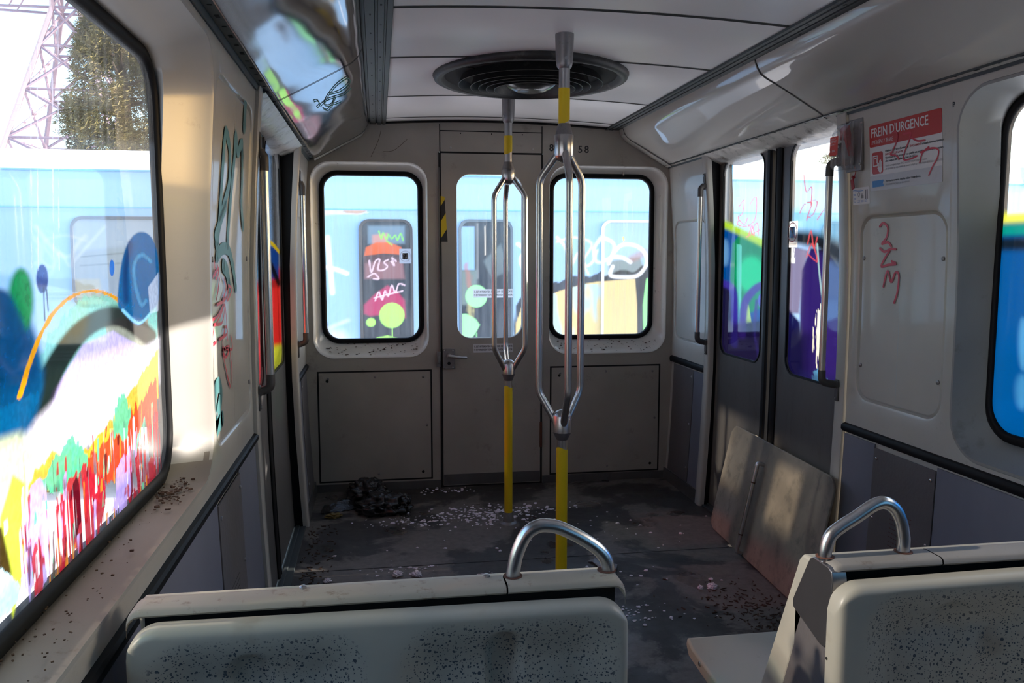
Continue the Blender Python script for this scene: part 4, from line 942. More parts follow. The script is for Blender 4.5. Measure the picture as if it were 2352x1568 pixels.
# seats
def heightfield(nm, x0, x1, z0, ztop, yfun, mask, mat, parent, r=.05, nx=120, nz=90, back=.020, lean=0):
    vs = []; cols = []
    for j in range(nz+1):
        for i in range(nx+1):
            s = i/nx; s = .5-.5*math.cos(PI*s) if True else s
            x = x0+(x1-x0)*(.35*s+.65*i/nx); dx = min(x-x0, x1-x); zt = ztop(x)
            if dx < r: zt -= r-math.sqrt(max(0, r*r-(r-dx)**2))
            tt = j/nz; tt = 1-(1-tt)**1.4
            z = z0+(zt-z0)*tt; d = min(dx, zt-z); e = .015; y = yfun(x, z)
            if d < e: y += e*(1-math.sqrt(max(0, 1-(1-d/e)**2)))
            vs.append((x, y+lean*(z-z0), z)); cols.append((1, 1, 1, mask(x, z)))
    n = nx+1; fs = [(j*n+i, j*n+i+1, (j+1)*n+i+1, (j+1)*n+i) for j in range(nz) for i in range(nx)]
    # skirt going back from left, top and right edges
    edge = [j*n for j in range(nz+1)]+[nz*n+i for i in range(1, n)]+[j*n+nx for j in range(nz-1, -1, -1)]
    o = len(vs)
    for k in edge: p = vs[k]; vs.append((p[0], p[1]+back, p[2])); cols.append((1, 1, 1, 0))
    for a in range(len(edge)-1): fs.append((edge[a], edge[a+1], o+a+1, o+a))
    me = bpy.data.meshes.new(nm); me.from_pydata(vs, [], fs); me.update()
    at = me.color_attributes.new('paint', 'FLOAT_COLOR', 'POINT'); at.data.foreach_set('color', np.array(cols, np.float32).ravel())
    me.materials.append(mat); me.shade_smooth(); me.set_sharp_from_angle(angle=math.radians(50))
    ob = bpy.data.objects.new(nm, me); COL.objects.link(ob); ob.parent = parent; ob.matrix_parent_inverse = parent.matrix_world.inverted()
    return ob
def sm(d, w): t = min(1, max(0, .5+d/w)); return t*t*(3-2*t)
def rrd(x, z, x0, x1, z0, z1, r):
    cx, cz_ = (x0+x1)/2, (z0+z1)/2; qx = abs(x-cx)-(x1-x0)/2+r; qz = abs(z-cz_)-(z1-z0)/2+r
    return math.hypot(max(qx, 0), max(qz, 0))+min(max(qx, qz), 0)-r
def bench(side, x0, x1, pads, groove, ztop, label):
    t = empty('seat_bench', ((x0+x1)/2, 1.34, 0), label=label, cat='seat', group='back to back moulded bench seats')
    def yf(x, z):
        y = 1.262
        for a, b in pads:
            d = -rrd(x, z, a-.02, b+.02, .30, .868, .09); y += .030*sm(d-.045, .10)
            cx = (a+b)/2; y -= .006*sm(.09-abs(x-cx), .06)*sm(.76-z, .08)
        for gx, gz, gw, gd in groove:
            d = math.hypot(x-gx, max(0, z-gz+gw)) if z > gz-gw else abs(x-gx)
            y += gd*sm(gw-d, .018)
        return y
    def mk(x, z):
        return max(sm(-rrd(x, z, a, b, .3, top, .05), .018) for a, b, top in [(p[0], p[1], p2) for p, p2 in zip(pads, [.860, .860, .855])])
    heightfield('backrest_shell', x0+.005, x1-.004, .42, ztop, yf, mk, M['speckle'], t)
    # black core seen in the gap under the cap
    m = MB(); m.bb(x0+.02, x1-.012, 1.330, 1.352, .10, .893); m.build('frame_core', M['black'], t, smooth=0)
    # near seat cushion and far seat
    m = MB(); m.bb(x0+.01, x1-.01, .82, 1.28, .40, .455); m.build('seat_cushion', M['shell'], t, bevel=.02)
    fl = -1 if side == 'right' else 1
    ex0, ex1 = (x0+.018, x1) if side == 'right' else (x0, x1-.018)
    sec = [(1.368, .880), (1.38, .889), (1.410, .888), (1.424, .874), (1.60, .47), (1.70, .425), (1.95, .438), (1.982, .452), (1.990, .430), (1.97, .405), (1.70, .385), (1.58, .40), (1.52, .46), (1.368, .86)]
    m = MB(); n = 8
    def clamp(k): return ex0+(ex1-ex0)*k/n
    m.loft([[(clamp(k), y, z) for y, z in sec] for k in range(n+1)], True, True, True)
    fs = m.build('far_seat_shell', M['shell'], t, smooth=40, bevel=.006)
    xe = ex0 if side == 'right' else ex1
    for y, z in ((1.435, .79), (1.545, .52), (1.90, .425)):
        m = MB(); m.tube([(xe, y-.01, z), (xe+fl*.003, y-.01, z)], .006, 10); m.build('screw', M['chrome'], fs)
    # cap : long dusty part and the steel bracket part that carries the handle
    def cap(a, b, mat, nm, endl, endr):
        m = MB(); pr = [(1.304, .892), (1.300, .896), (1.302, .903), (1.308, .906), (1.348, .906), (1.358, .904), (1.364, .896), (1.364, .886)]
        L = []
        n = 10; xsn = [a+(b-a)*k/n for k in range(n+1)]
        for x in xsn: L.append([(x, y, z+(.004*math.sin((x-x0)*7) if False else 0)) for y, z in pr])
        m.loft(L, closed=False)
        for x, on in ((a, endl), (b, endr)):
            if on:
                s = -1 if x == a else 1; r = .020
                m.loft([[(x+s*r*math.sin(q*PI/12), y, z-r*(1-math.cos(q*PI/12))) for y, z in pr] for q in range(7)]+[[(x+s*r, y, z-r-.012) for y, z in pr]], closed=False)
        return m.build(nm, mat, t, smooth=50)
    if side == 'left':
        cap(x0+.02, -.518, M['cap'], 'top_cap', True, False); cap(-.515, x1-.022, M['cap'], 'handle_bracket', False, True)
        screws(lambda a, b, d: (a, b, .906-d), [(-.85, 1.35), (-.545, 1.35)], t, M['chrome'], .006)
        px = [(1178, 1346), (1179, 1311), (1188, 1269), (1209, 1226), (1236, 1208), (1265, 1207), (1292, 1214), (1337, 1236), (1375, 1262), (1393, 1287), (1396, 1310), (1393, 1334)]
        pts = [atY(u, v, 1.345) for u, v in px]
    else:
        cap(.282, x1-.02, M['capgrey'], 'top_cap', False, True); cap(x0+.035, .279, M['capgrey'], 'handle_bracket', True, False)
        px = [(1894, 1296), (1896, 1262), (1907, 1231), (1932, 1209), (1968, 1186), (2006, 1160), (2032, 1154), (2054, 1167), (2068, 1193), (2075, 1228), (2075, 1250), (2074, 1277)]
        pts = [atY(u, v, 1.345) for u, v in px]
        # steel end plate folded down over the end
        m = MB(); o = [(1.296, .880), (1.300, .895), (1.31, .900), (1.362, .900), (1.374, .893), (1.382, .880), (1.432, .790), (1.430, .776), (1.330, .748), (1.316, .748), (1.306, .756)]
        m.loft([[(x0+.012, y, z) for y, z in o], [(x0+.016, y, z) for y, z in o]], True, True, True); m.loft([[(x0+.014, y, z) for y, z in o], [(x0+.04, y, z-.002) for y, z in o[:6]]+[(x0+.016, y, z) for y, z in o[6:]]])
        m.build('end_plate', M['endplate'], t, smooth=40, bevel=.002)
        m = MB(); m.bb(x0+.018, x0+.03, 1.315, 1.43, .08, .80); m.add([(x0+.019, 1.40, .80), (x0+.019, 1.56, .42), (x0+.019, 1.50, .1), (x0+.019, 1.38, .1)], [(0, 1, 2, 3)]); m.build('end_upright', M['brownpanel'], t)
        m = MB(); m.tube([(x0+.004, 1.292, .74), (x0+.0062, 1.292, .74)], .003, 8); m.build('screw_hole', M['black'], t)
    zb = .900
    p3 = [(a, 1.345, b) for a, b in pts]; p3[0] = (p3[0][0], 1.345, zb); p3[-1] = (p3[-1][0], 1.345, zb)
    m = MB(); m.tube(smooth_path(p3, 5), .0118, 20); m.build('handle', M['chrome'], t, smooth=60)
    m = MB()
    for p in (p3[0], p3[-1]):
        m = MB(); m.lathe([(.0165, .9062), (.0165, .9072), (.012, .9075)], (p[0], p[1]), 20); m.build('handle_foot', M['rust'], t)
    m = MB(); m.bb((x0+x1)/2-.05, (x0+x1)/2+.05, 1.30, 1.42, 0, .42); m.build('pedestal', M['doormetal'], t, bevel=.01)
    return t
bench('left', -1.112, -.312, [(-1.075, -.752), (-.688, -.338)], [(-.925, .830, .026, .015), (-.525, .838, .024, .022)], lambda x: .888-.008*(x+1.112)/.8, 'cream speckled double bench under the left window, curved handle on its aisle end')
bench('right', .050, 1.115, [(.118, .455), (.55, .90)], [(.285, .835, .028, .006), (.73, .83, .028, .006)], lambda x: .879+.009*(x-.05), 'cream speckled bench at right with steel end plate and curved handle')

# leaning board
bl = Vector((1.035, 4.10, .004)); br_ = Vector((.975, 2.99, .004)); upv = Vector((.118, .0, .548)); ax = (br_-bl); Lb = ax.length; ax.normalize()
upn = (upv-ax*upv.dot(ax)).normalized(); Hb = .565; nb = ax.cross(upn).normalized()
if nb.x > 0: nb = -nb
def BP(a, b, d=0): p = bl+ax*a+upn*b+nb*d; return (p.x, p.y, p.z)
t = empty('loose_panel', (1.0, 3.6, 0), label='dirty grey loose panel leaning against the right sliding doors', cat='panel')
m = MB(); o = rr(0, Lb, 0, Hb, .065); o2 = rr(.003, Lb-.003, .003, Hb-.003, .062)
m.loft([lp(BP, o2, -.0), lp(BP, o, .003), lp(BP, o, .011), lp(BP, o2, .014)], True, True, True); m.build('board', M['boardmat'], t, smooth=30)
a0 = .46
m = MB(); m.tube(fillet([BP(a0+.0, .455, .014), BP(a0+.0, .462, .045), BP(a0-.0, -.002+.018, .045), BP(a0, .012, .018)], .012, 6), .010, 12)
m.build('flat_bar_handle', M['chrome'], t)
for b in (.10, .36): m = MB(); m.tube([BP(a0, b, .045), BP(a0, b+.006, .045)], .0108, 12); m.build('rust_mark', M['rust'], t)

# plastic bag on the floor
def lump(nm, c, r, seed, parent, mat, freq=9, amp=.35):
    bm = bmesh.new(); bmesh.ops.create_icosphere(bm, subdivisions=5, radius=1)
    for v in bm.verts:
        p = v.co.copy(); q = p*freq*.35+Vector((seed, 0, 0)); n1 = mnoise.noise(q); n2 = abs(mnoise.noise(p*2.4+Vector((seed*2, 3, 0)))); n3 = abs(mnoise.noise(p*6+Vector((0, seed, 1))))
        k = 1+amp*n1-.35*n2-.12*n3
        v.co = Vector((c[0]+p.x*r[0]*k, c[1]+p.y*r[1]*k, max(.001, c[2]+p.z*r[2]*k)))
    me = bpy.data.meshes.new(nm); bm.to_mesh(me); bm.free(); me.materials.append(mat); me.shade_smooth()
    o = bpy.data.objects.new(nm, me); COL.objects.link(o); o.parent = parent; o.matrix_parent_inverse = parent.matrix_world.inverted(); return o
t = empty('plastic_bag', (-.75, 4.72, 0), label='crumpled black plastic bag lying in the back left corner', cat='bag')
lump('bag_body', (-.72, 4.64, .035), (.15, .12, .075), 3, t, M['bag']); lump('bag_fold', (-.80, 4.86, .045), (.13, .12, .095), 8, t, M['bag']); lump('bag_fold', (-.61, 4.68, .03), (.06, .10, .055), 15, t, M['bag'], amp=.6)
m = MB(); n = 14
m.loft([[(-.84-.22*i/n+.01*math.sin(i), 4.80-.10*i/n, .004+.05*math.sin(i/n*PI)*.6+.02*(1-i/n)), (-.86-.20*i/n, 4.70-.06*i/n, .002+.003*(i % 3)), (-.83-.22*i/n, 4.90-.10*i/n, .004+.004*(i % 2))] for i in range(n+1)], closed=False); m.build('bag_strap', M['bag'], t)
# other floor debris
pl = [atZ(u, v, 0) for u, v in ((1350, 1290), (1366, 1289), (1386, 1287), (1404, 1298), (1418, 1302), (1412, 1322), (1396, 1314), (1376, 1306), (1362, 1296))]
m = MB(); m.loft([[(x, y, .002+.012*math.sin(i*1.3)**2) for i, (x, y) in enumerate(pl)], [(x, y, .005+.012*math.sin(i*1.3)**2) for i, (x, y) in enumerate(pl)]], True, True, True)
tag(m.build('metal_scrap', M['dullsteel'], None, smooth=0), 'bent dark scrap of sheet metal on the floor behind the curved handle', 'scrap')
lumpm = empty('yellow_wrapper', (-.985, 4.58, 0), label='small crushed yellowish wrapper in the dark left corner of the floor', cat='wrapper')
lump('wrapper_body', (-.985, 4.58, .008), (.045, .03, .016), 21, lumpm, P('old_yellow_wrapper', (.16, .11, .02, 1), .5, vary=.5), amp=.5)

m = MB()
def flake(x, y, s):
    if math.hypot(x+.037, y-4.33) < .075 or math.hypot(x+.028, y-3.06) < .075: return
    n = random.randint(5, 8); a0_ = random.random()*6; h = s*random.uniform(.15, .5)
    rad = [s*random.uniform(.5, 1.2) for _ in range(n)]
    lo = [(x+r*math.cos(a0_+k*2*PI/n), y+.8*r*math.sin(a0_+k*2*PI/n), .0012) for k, r in enumerate(rad)]
    hi = [(x+.7*r*math.cos(a0_+k*2*PI/n), y+.56*r*math.sin(a0_+k*2*PI/n), .0012+h) for k, r in enumerate(rad)]
    m.loft([lo, hi], True, True, True)
clusters = [((-.55, 4.42), .14, 70), ((-.28, 4.45), .16, 110), ((-.08, 4.52), .14, 90), ((.12, 4.55), .12, 60), ((-.20, 4.62), .12, 40), ((-.34, 5.0), .09, 40), ((-.08, 4.38), .10, 60), ((-.70, 3.74), .05, 14), ((-.66, 3.70), .08, 10),
            ((-.52, 3.74), .04, 16), ((-.30, 3.62), .04, 8), ((.30, 4.2), .25, 30), ((.60, 4.0), .2, 14), ((.28, 3.15), .07, 22), ((.34, 3.05), .10, 24), ((.40, 3.5), .2, 14), ((-.45, 4.0), .35, 14), ((.13, 4.2), .05, 14)]
for (cx_, cy_), sd, n in clusters:
    for _ in range(n): flake(random.gauss(cx_, sd), random.gauss(cy_, sd*.42), abs(random.gauss(.0045, .0045))+.0015)
tag(m.build('plaster_flakes', M['paper'], None, smooth=0), 'scattered white plaster flakes over the dark floor around the poles', 'flakes', kind='stuff')
for k, (u, v, lab) in enumerate(((752, 1336, 'lone white lump on the floor near the left door threshold'), (913, 1322, 'white crumbling lump on the floor above the bench back, left of the seam patches'), (957, 1322, 'flat white chunk of plaster just behind the middle of the left bench cap'),
        (1107, 1325, 'white plaster lump left of the curved bench handle'), (1636, 1350, 'white double lump of plaster on the floor left of the right bench'))):
    x, y = atZ(u, v, 0); tt = empty('plaster_lump', (x, y, 0), label=lab, cat='plaster lump', group='bigger plaster lumps')
    r = .014 if k in (0, 3) else .018
    lump('lump_body', (x, y, r*.4), (r*1.2, r, r*.8), 30+k, tt, M['paper'], amp=.6)
    if k == 4: lump('lump_piece', (x-.055, y, .006), (.012, .010, .010), 44, tt, M['paper'], amp=.6)
m = MB()
for _ in range(260):
    x = random.gauss(.80, .12); y = random.gauss(3.05, .15); s = random.uniform(.003, .012); m.box((x, y, .002), (s*2, s*.5, .002), Matrix.Rotation(random.random()*3, 3, 'Z'))
for _ in range(160):
    x = random.uniform(-1.1, -.95); y = random.uniform(3.3, 4.45); s = random.uniform(.003, .010); m.box((x, y, .002), (s*2, s*.6, .003), Matrix.Rotation(random.random()*3, 3, 'Z'))
tag(m.build('floor_litter', M['leafdirt'], None, smooth=0), 'dark crumbs and dry bits along the floor edges by the doors', 'litter', kind='stuff')
m = MB()
for _ in range(230):
    if random.random() < .5: y = random.gauss(1.98, .06); w = random.gauss(.55, .22)
    else: y = random.uniform(.9, 2.2); w = random.random()**1.3
    w = min(.95, max(.03, w)); d = .012+.070*(1-w)
    s = (abs(random.gauss(0, .0016))+.0007)*(1 if y > 1.85 else .6); z = .889+.016*(1-w)
    m.box((-(hw(.9)+d), min(y, 2.2), z+.0035), (s*1.6, s*2.2, s), Matrix.Rotation(random.random()*3, 3, 'Z'))
tag(m.build('sill_litter', M['leafdirt'], None, smooth=0), 'brown crumbs of dirt lying on the left window sill', 'litter', kind='stuff')

# ---- notices
R2 = lambda a, b, d=0: RW(a, b, d)
def sign_sheet(nm, mapf, a0, a1, b0, b1, mat, parent, d=-.0008, r=.008, th=.0006, **k):
    m = MB(); m.loft([lp(mapf, rr(a0, a1, b0, b1, r), d+th), lp(mapf, rr(a0, a1, b0, b1, r), d)], True, False, True); return m.build(nm, mat, parent, smooth=0, **k)
a1, a0, b0, b1 = 2.925, 2.517, 1.693, 1.934
t = empty('emergency_brake_notice', (hw(1.8), 2.76, 1.82), label="large red and white FREIN D'URGENCE notice with red scrawl on right wall", cat='notice')
hN = b1-b0; wN = a1-a0
sign_sheet('paper_sheet', R2, a0, a1, b0, b1, M['white'], t, -.0010)
m = MB()
zt_ = b1-.080
m.loft([lp(R2, rr(a0, a1, zt_, b1, .008), -.0013), lp(R2, rr(a0+.001, a1-.001, zt_, b1-.001, .008), -.0018)], True, False, True); m.build('red_header', M['red'], t, smooth=0)
m = MB(); m.loft([lp(R2, rr(a0, a1, b0, b0+.055, .008), -.0013), lp(R2, rr(a0, a1, b0, b0+.055, .008), -.0018)], True, False, True); m.build('grey_footer', M['palegrey'], t, smooth=0)
text("FREIN D'URGENCE", R2, a1-.012, b1-.044, .046, M['white'], t, d=-.0024, flip=True, fit=wN*.80, bold=.0008)
text("EMERGENCY BRAKE", R2, a1-.014, b1-.070, .020, M['white'], t, d=-.0024, flip=True, fit=wN*.32, shear=.25)
ic = MB(); ic.loft([lp(R2, rr(a1-.082, a1-.014, b1-.180, b1-.100, .010), -.0014), lp(R2, rr(a1-.082, a1-.014, b1-.180, b1-.100, .010), -.0019)], True, False, True); icn = ic.build('brake_symbol', M['red'], t, smooth=0)
m = MB()
def q(a, b, c, d_): m.add([R2(a1-a, b1-b, -.0023), R2(a1-c, b1-b, -.0023), R2(a1-c, b1-d_, -.0023), R2(a1-a, b1-d_, -.0023)], [(0, 1, 2, 3)])
for z in ((.020, .112, .024, .152), (.046, .112, .050, .152), (.020, .112, .050, .116), (.020, .148, .050, .152), (.027, .121, .044, .125), (.027, .121, .029, .14), (.042, .121, .044, .14)): q(*z)
for i, (x0_, h0) in enumerate(((.054, .140), (.060, .132), (.066, .130), (.072, .135))): q(x0_, h0, x0_+.0045, .160)
m.add([R2(a1-a, b1-b, -.0023) for a, b in ((.053, .156), (.0765, .156), (.0765, .170), (.068, .177), (.058, .174), (.047, .158), (.051, .157))], [tuple(range(7))])
m.build('hand_symbol', M['white'], icn, smooth=0)
lines = [("Utilisez le frein d'urgence", .100, .0, M['ink'], .135), ("UNIQUEMENT", .100, .142, M['red'], .062), ("lorsque la situation présente un", .100, .208, M['ink'], .112),
         ("DANGER POUR LA VIE.", .112, 0, M['red'], .105), ("Quiconque en fait un usage non justifié est passible d'une amende pouvant", .124, 0, M['ink'], .318), ("aller jusqu'à 500 $ plus les frais (R-036).", .136, 0, M['ink'], .175),
         ("Use the emergency brake ONLY in a LIFE-THREATENING situation.", .153, 0, M['inkgrey'], .235), ("An unjustified use is punishable by law and subject to a fine of up to $500 plus costs (R-036).", .164, 0, M['inkgrey'], .318),
         ("Pour toute urgence, veuillez utiliser l'interphone.", .208, 0, M['ink'], .20), ("For emergencies, please use the intercom.", .220, 0, M['inkgrey'], .14)]
for s, dz, dx, mt, w in lines: text(s, R2, a1-.097-dx, b1-dz-.006, .0105, mt, t, d=-.0024, flip=True, fit=w, bold=.0002 if mt != M['inkgrey'] else 0)
sign_sheet('assistance_badge', R2, a1-.084, a1-.015, b1-.228, b1-.204, M['blue'], t, -.0022, .002, .0003)
text("Assistance", R2, a1-.080, b1-.220, .014, M['white'], t, d=-.0026, flip=True, fit=.058)
m = MB(); pr_ = lambda u, v: atX(u, v, 1.127)
for s in ([(2053, 305), (2062, 303), (2064, 318), (2052, 345), (2046, 355), (2058, 357), (2065, 366)], [(2078, 308), (2095, 305), (2092, 318), (2078, 350), (2075, 366), (2090, 365), (2106, 358)], [(2092, 313), (2108, 323), (2126, 322)], [(2111, 373), (2118, 352), (2134, 337)], [(2114, 350), (2140, 340), (2155, 344), (2152, 362), (2140, 382), (2130, 402)]):
    ribbon(m, R2, [pr_(u, v) for u, v in s], .0062, -.0030)
m.build('marker_scrawl', M['markred'], t, smooth=0)

t = empty('instruction_sticker', (hw(1.68), 3.0, 1.68), label='small white instruction sticker with drawings and blue text below the red tag', cat='sticker')
sa1, sa0, sb0, sb1 = 3.044, 2.932, 1.648, 1.713
sign_sheet('paper_sheet', R2, sa0, sa1, sb0, sb1, M['white'], t, -.0009, .003)
m = MB()
for dz, w in ((.008, .058), (.012, .07)): m.add([R2(sa1-.002, sb1-dz, -.0014), R2(sa1-.002-w, sb1-dz, -.0014), R2(sa1-.002-w, sb1-dz-.002, -.0014), R2(sa1-.002, sb1-dz-.002, -.0014)], [(0, 1, 2, 3)])
for k in range(8):
    for x in (.003, .032, .055, .078):
        if x > .01 and k < 6: continue
        dz = .018+k*.0052; m.add([R2(sa1-x, sb1-dz, -.0014), R2(sa1-x-.018, sb1-dz, -.0014), R2(sa1-x-.018, sb1-dz-.0014, -.0014), R2(sa1-x, sb1-dz-.0014, -.0014)], [(0, 1, 2, 3)])
m.build('printed_line', M['blue'], t, smooth=0, kind='stuff')
m = MB()
for x, z, w, h in ((.056, .030, .017, .012), (.060, .024, .006, .006), (.082, .010, .008, .036), (.093, .010, .008, .036)): m.add([R2(sa1-x, sb1-z, -.0015), R2(sa1-x-w, sb1-z, -.0015), R2(sa1-x-w, sb1-z-h, -.0015), R2(sa1-x, sb1-z-h, -.0015)], [(0, 1, 2, 3)])
ribbon(m, R2, [(sa1-.034, sb1-.026), (sa1-.042, sb1-.018), (sa1-.048, sb1-.024), (sa1-.042, sb1-.036), (sa1-.036, sb1-.030)], .003, -.0015); m.build('pictogram', M['inkgrey'], t, smooth=0)

# emergency brake box with clear cover
t = empty('emergency_brake_box', (1.08, 3.07, 1.87), label='clear plastic emergency brake box with red label on the right door post', cat='brake box')
xw = hw(1.87)
m = MB(); m.bb(xw-.012, xw-.001, 2.962, 3.062, 1.775, 1.975); m.build('back_plate', M['dullsteel'], t, bevel=.003)
m = MB(); sx = [(xw-.012, 1.965), (xw-.04, 1.962), (xw-.068, 1.925), (xw-.072, 1.80), (xw-.060, 1.785), (xw-.012, 1.785)]
m.loft([[(x, y, z) for x, z in sx] for y in (2.985, 3.078)], False, False, False); m.loft([[(x, 3.078, z) for x, z in sx], [(xw-.03, 3.078, 1.87)]*6]); m.loft([[(x, 2.985, z) for x, z in sx], [(xw-.03, 2.985, 1.87)]*6])
m.build('clear_cover', M['plastic'], t, smooth=0)
m = MB(); m.loft([[(x, y, z) for y, z in ((3.06, 1.945), (3.03, 1.955), (2.995, 1.83), (3.03, 1.90), (3.06, 1.90))] for x in (xw-.02, xw-.045)], True, True, True); m.build('brake_handle', M['redplastic'], t, bevel=.003)
m = MB(); m.bb(xw-.026, xw-.013, 3.0, 3.05, 1.80, 1.88); m.build('brake_mechanism', M['brownpanel'], t, bevel=.004)
m = MB(); xl = xw-.0735; m.loft([[(xl, y, 1.912), (xl-.001, y, 1.84)] for y in (3.022, 3.080)], closed=False); lb = m.build('red_label', M['redlabel'], t, smooth=0)
m = MB(); m.loft([[(x, 3.0795, z) for z in (1.912, 1.84)] for x in (xl, xw-.045)], closed=False); m.build('red_label', M['redlabel'], t, smooth=0)
LM = lambda a, b, d=0: (xl-.0018, a, b)
for s, z, sz, w in (("EMERGENCY", 1.900, .008, .036), ("BRAKE", 1.888, .014, .040), ("SECURITY", 1.879, .007, .036), ("$ 500", 1.853, .012, .030)): text(s, LM, 3.072, z, sz, M['white'], lb, flip=True, fit=w, shear=.15 if s == 'BRAKE' else 0)
screws(lambda a, b, d: (xw-.012+(d if d <= 0 else -d), a, b), [(2.966, 1.955), (2.966, 1.80)], t, M['chrome'], .005)

t = empty('key_tag', (hw(1.74)-.012, 3.02, 1.74), label='dark red plastic seal tag hanging by a wire from the brake box', cat='tag')
x = hw(1.76)-.010
m = MB(); m.tube(smooth_path([(x-.01, 3.005, 1.795), (x-.008, 2.996, 1.778), (x-.006, 3.006, 1.758), (x-.004, 3.018, 1.750)], 5), .0016, 8); m.build('wire', M['redplastic'], t)
m = MB(); m.box((x-.004, 3.020, 1.728), (.004, .020, .042), Matrix.Rotation(-.25, 3, 'X')); m.tube([(x-.004, 3.012, 1.752), (x-.004, 3.024, 1.756)], .006, 12); m.build('tag_body', M['redplastic'], t, bevel=.002)

# no leaning stickers
def nolean(mapf, flip, a0, a1, b0, b1, col, ring_m, label, parent=None, panel=None, lines=True):
    t = empty('no_leaning_sticker', mapf((a0+a1)/2, (b0+b1)/2, -.001), label=label, cat='sticker', group='do not lean stickers')
    sign_sheet('sticker_sheet', mapf, a0, a1, b0, b1, panel or M['film_white'], t, -.001, .004)
    ca = (a0+a1)/2; w = (a1-a0); cb = b1-w*.55 if lines else (b0+b1)/2; ra = w*.46; rb = ra*1.02 if not lines else ra*1.15
    if lines: cb = b0+(b1-b0)*.58; rb = (b1-b0)*.38
    m = MB(); k = 32
    m.loft([[mapf(ca+(ra-e)*math.cos(2*PI*i/k), cb+(rb-e)*math.sin(2*PI*i/k), -.0016) for i in range(k)] for e in (0, .005)])
    s = .7; ribbon(m, mapf, [(ca-ra*s*(1 if not flip else -1), cb+rb*s), (ca+ra*s*(1 if not flip else -1), cb-rb*s)], .004, -.0018, curve=False, cap=False)
    m.build('prohibition_ring', ring_m, t, smooth=0)
    m = MB(); m.add([mapf(ca+x*ra*.52, cb+y*rb*.55, -.0013) for x, y in ((-1, -1), (1, -1), (1, 1), (-1, 1))], [(0, 1, 2, 3)]); m.build('door_symbol', col, t, smooth=0)
    m = MB(); f = lambda x, y: (ca+x*ra, cb+y*rb)
    m.add([mapf(*[p for p in f(.11*math.cos(2*PI*i/12), .36+.13*math.sin(2*PI*i/12))], -.0020) for i in range(12)], [tuple(range(12))])
    for P0, P1, w in (((-.12, .2), (-.14, -.6), .1), ((.12, .2), (.14, -.6), .1), ((0, .2), (0, -.1), .3), ((-.12, .16), (-.30, .55), .07), ((.12, .16), (.30, .55), .07)): ribbon(m, mapf, [f(*P0), f(*P1)], w*ra, -.0020, curve=False, cap=False)
    m.build('figure_symbol', M['ink'], t, smooth=0)
    if lines:
        m = MB()
        for q_ in (.05, .09, .13): m.add([mapf(a0+(a1-a0)*x, b0+(b1-b0)*(q_+dy), -.0015) for x, dy in ((.08, 0), (.92, 0), (.92, .015), (.08, .015))], [(0, 1, 2, 3)])
        m.build('printed_line', M['inkgrey'], t, smooth=0, kind='stuff')
    return t
pa = PDR(1817, 540)[0]; pb = PDR(1841, 540)[0]; zt1 = PDR(1828, 508)[1]; zb1 = PDR(1828, 568)[1]
nolean(lambda a, b, d=0: mp3(a, b, d-.002), True, min(pa, pb), max(pa, pb), zb1, zt1, M['blue'], M['red'], 'white sticker with red ring on the glass of the nearer right door leaf')
x0_, z1_ = atY(917, 571, YE+.05); x1_, z0_ = atY(945, 605, YE+.05)
nolean(lambda a, b, d=0: (a, YE+.056+d, b), False, x0_, x1_, z0_, z1_, M['inkgrey'], M['film_white'], 'small pale ringed sticker on the left window of the end wall', panel=M['film'], lines=False)

# door notices
for (u0, v0, u1, v1), lab, yy in (((1087, 664, 1178, 683), 'narrow bilingual no passage sticker on the glass of the end door', D0+.013), ((1087, 790, 1178, 808), 'narrow bilingual no passage sticker below the glass of the end door', D0)):
    xa, za = atY(u0, v0, yy); xb, zb_ = atY(u1, v1, yy); mm = lambda a, b, d=0, yy=yy: (a, yy+d, b)
    t = empty('door_notice', (xa, yy, zb_), label=lab, cat='sticker', group='no passage stickers on the end door')
    sign_sheet('sticker_sheet', mm, xa, xb, zb_, za, M['film_white'] if yy > D0 else M['white'], t, -.0010, .004)
    text("IL EST INTERDIT DE FRANCHIR CETTE PORTE", mm, xa+.006, za-.021, .016, M['ink'], t, d=-.0016, fit=(xb-xa)*.96, bold=.0003)
    text("IT IS FORBIDDEN TO PASS THROUGH THIS DOOR", mm, xa+.004, za-.042, .016, M['ink'], t, d=-.0016, fit=(xb-xa)*.97, bold=.0003)
# hazard tape
t = empty('warning_tape', (-.32, D0, 1.67), label='black and yellow striped warning tape on the hinge side edge of the end door', cat='tape')
t['label'] = 'black and yellow striped warning tape on the left edge of the end door'
A = [pxE(u, v) for u, v in ((1012, 450), (1021, 452), (1028, 555), (1013, 555))]
m = MB(); ins = lambda p: (p[0], D0-.0012, p[1]); m.add([ins(p) for p in A], [(0, 1, 2, 3)]); m.build('yellow_base', M['warnyellow'], t, smooth=0)
def tl(tt_, side):
    p, q_ = (A[0], A[3]) if side == 0 else (A[1], A[2]); return (p[0]+(q_[0]-p[0])*tt_, D0-.0018, p[1]+(q_[1]-p[1])*tt_)
m = MB()
for s0, s1, e0, e1 in ((.22, .55, .06, .36), (.92, 1.0, .72, 1.0)): m.add([tl(s0, 0), tl(e0, 1), tl(e1, 1), tl(s1, 0)], [(0, 1, 2, 3)])
m.build('black_stripe', M['ink'], t, smooth=0)

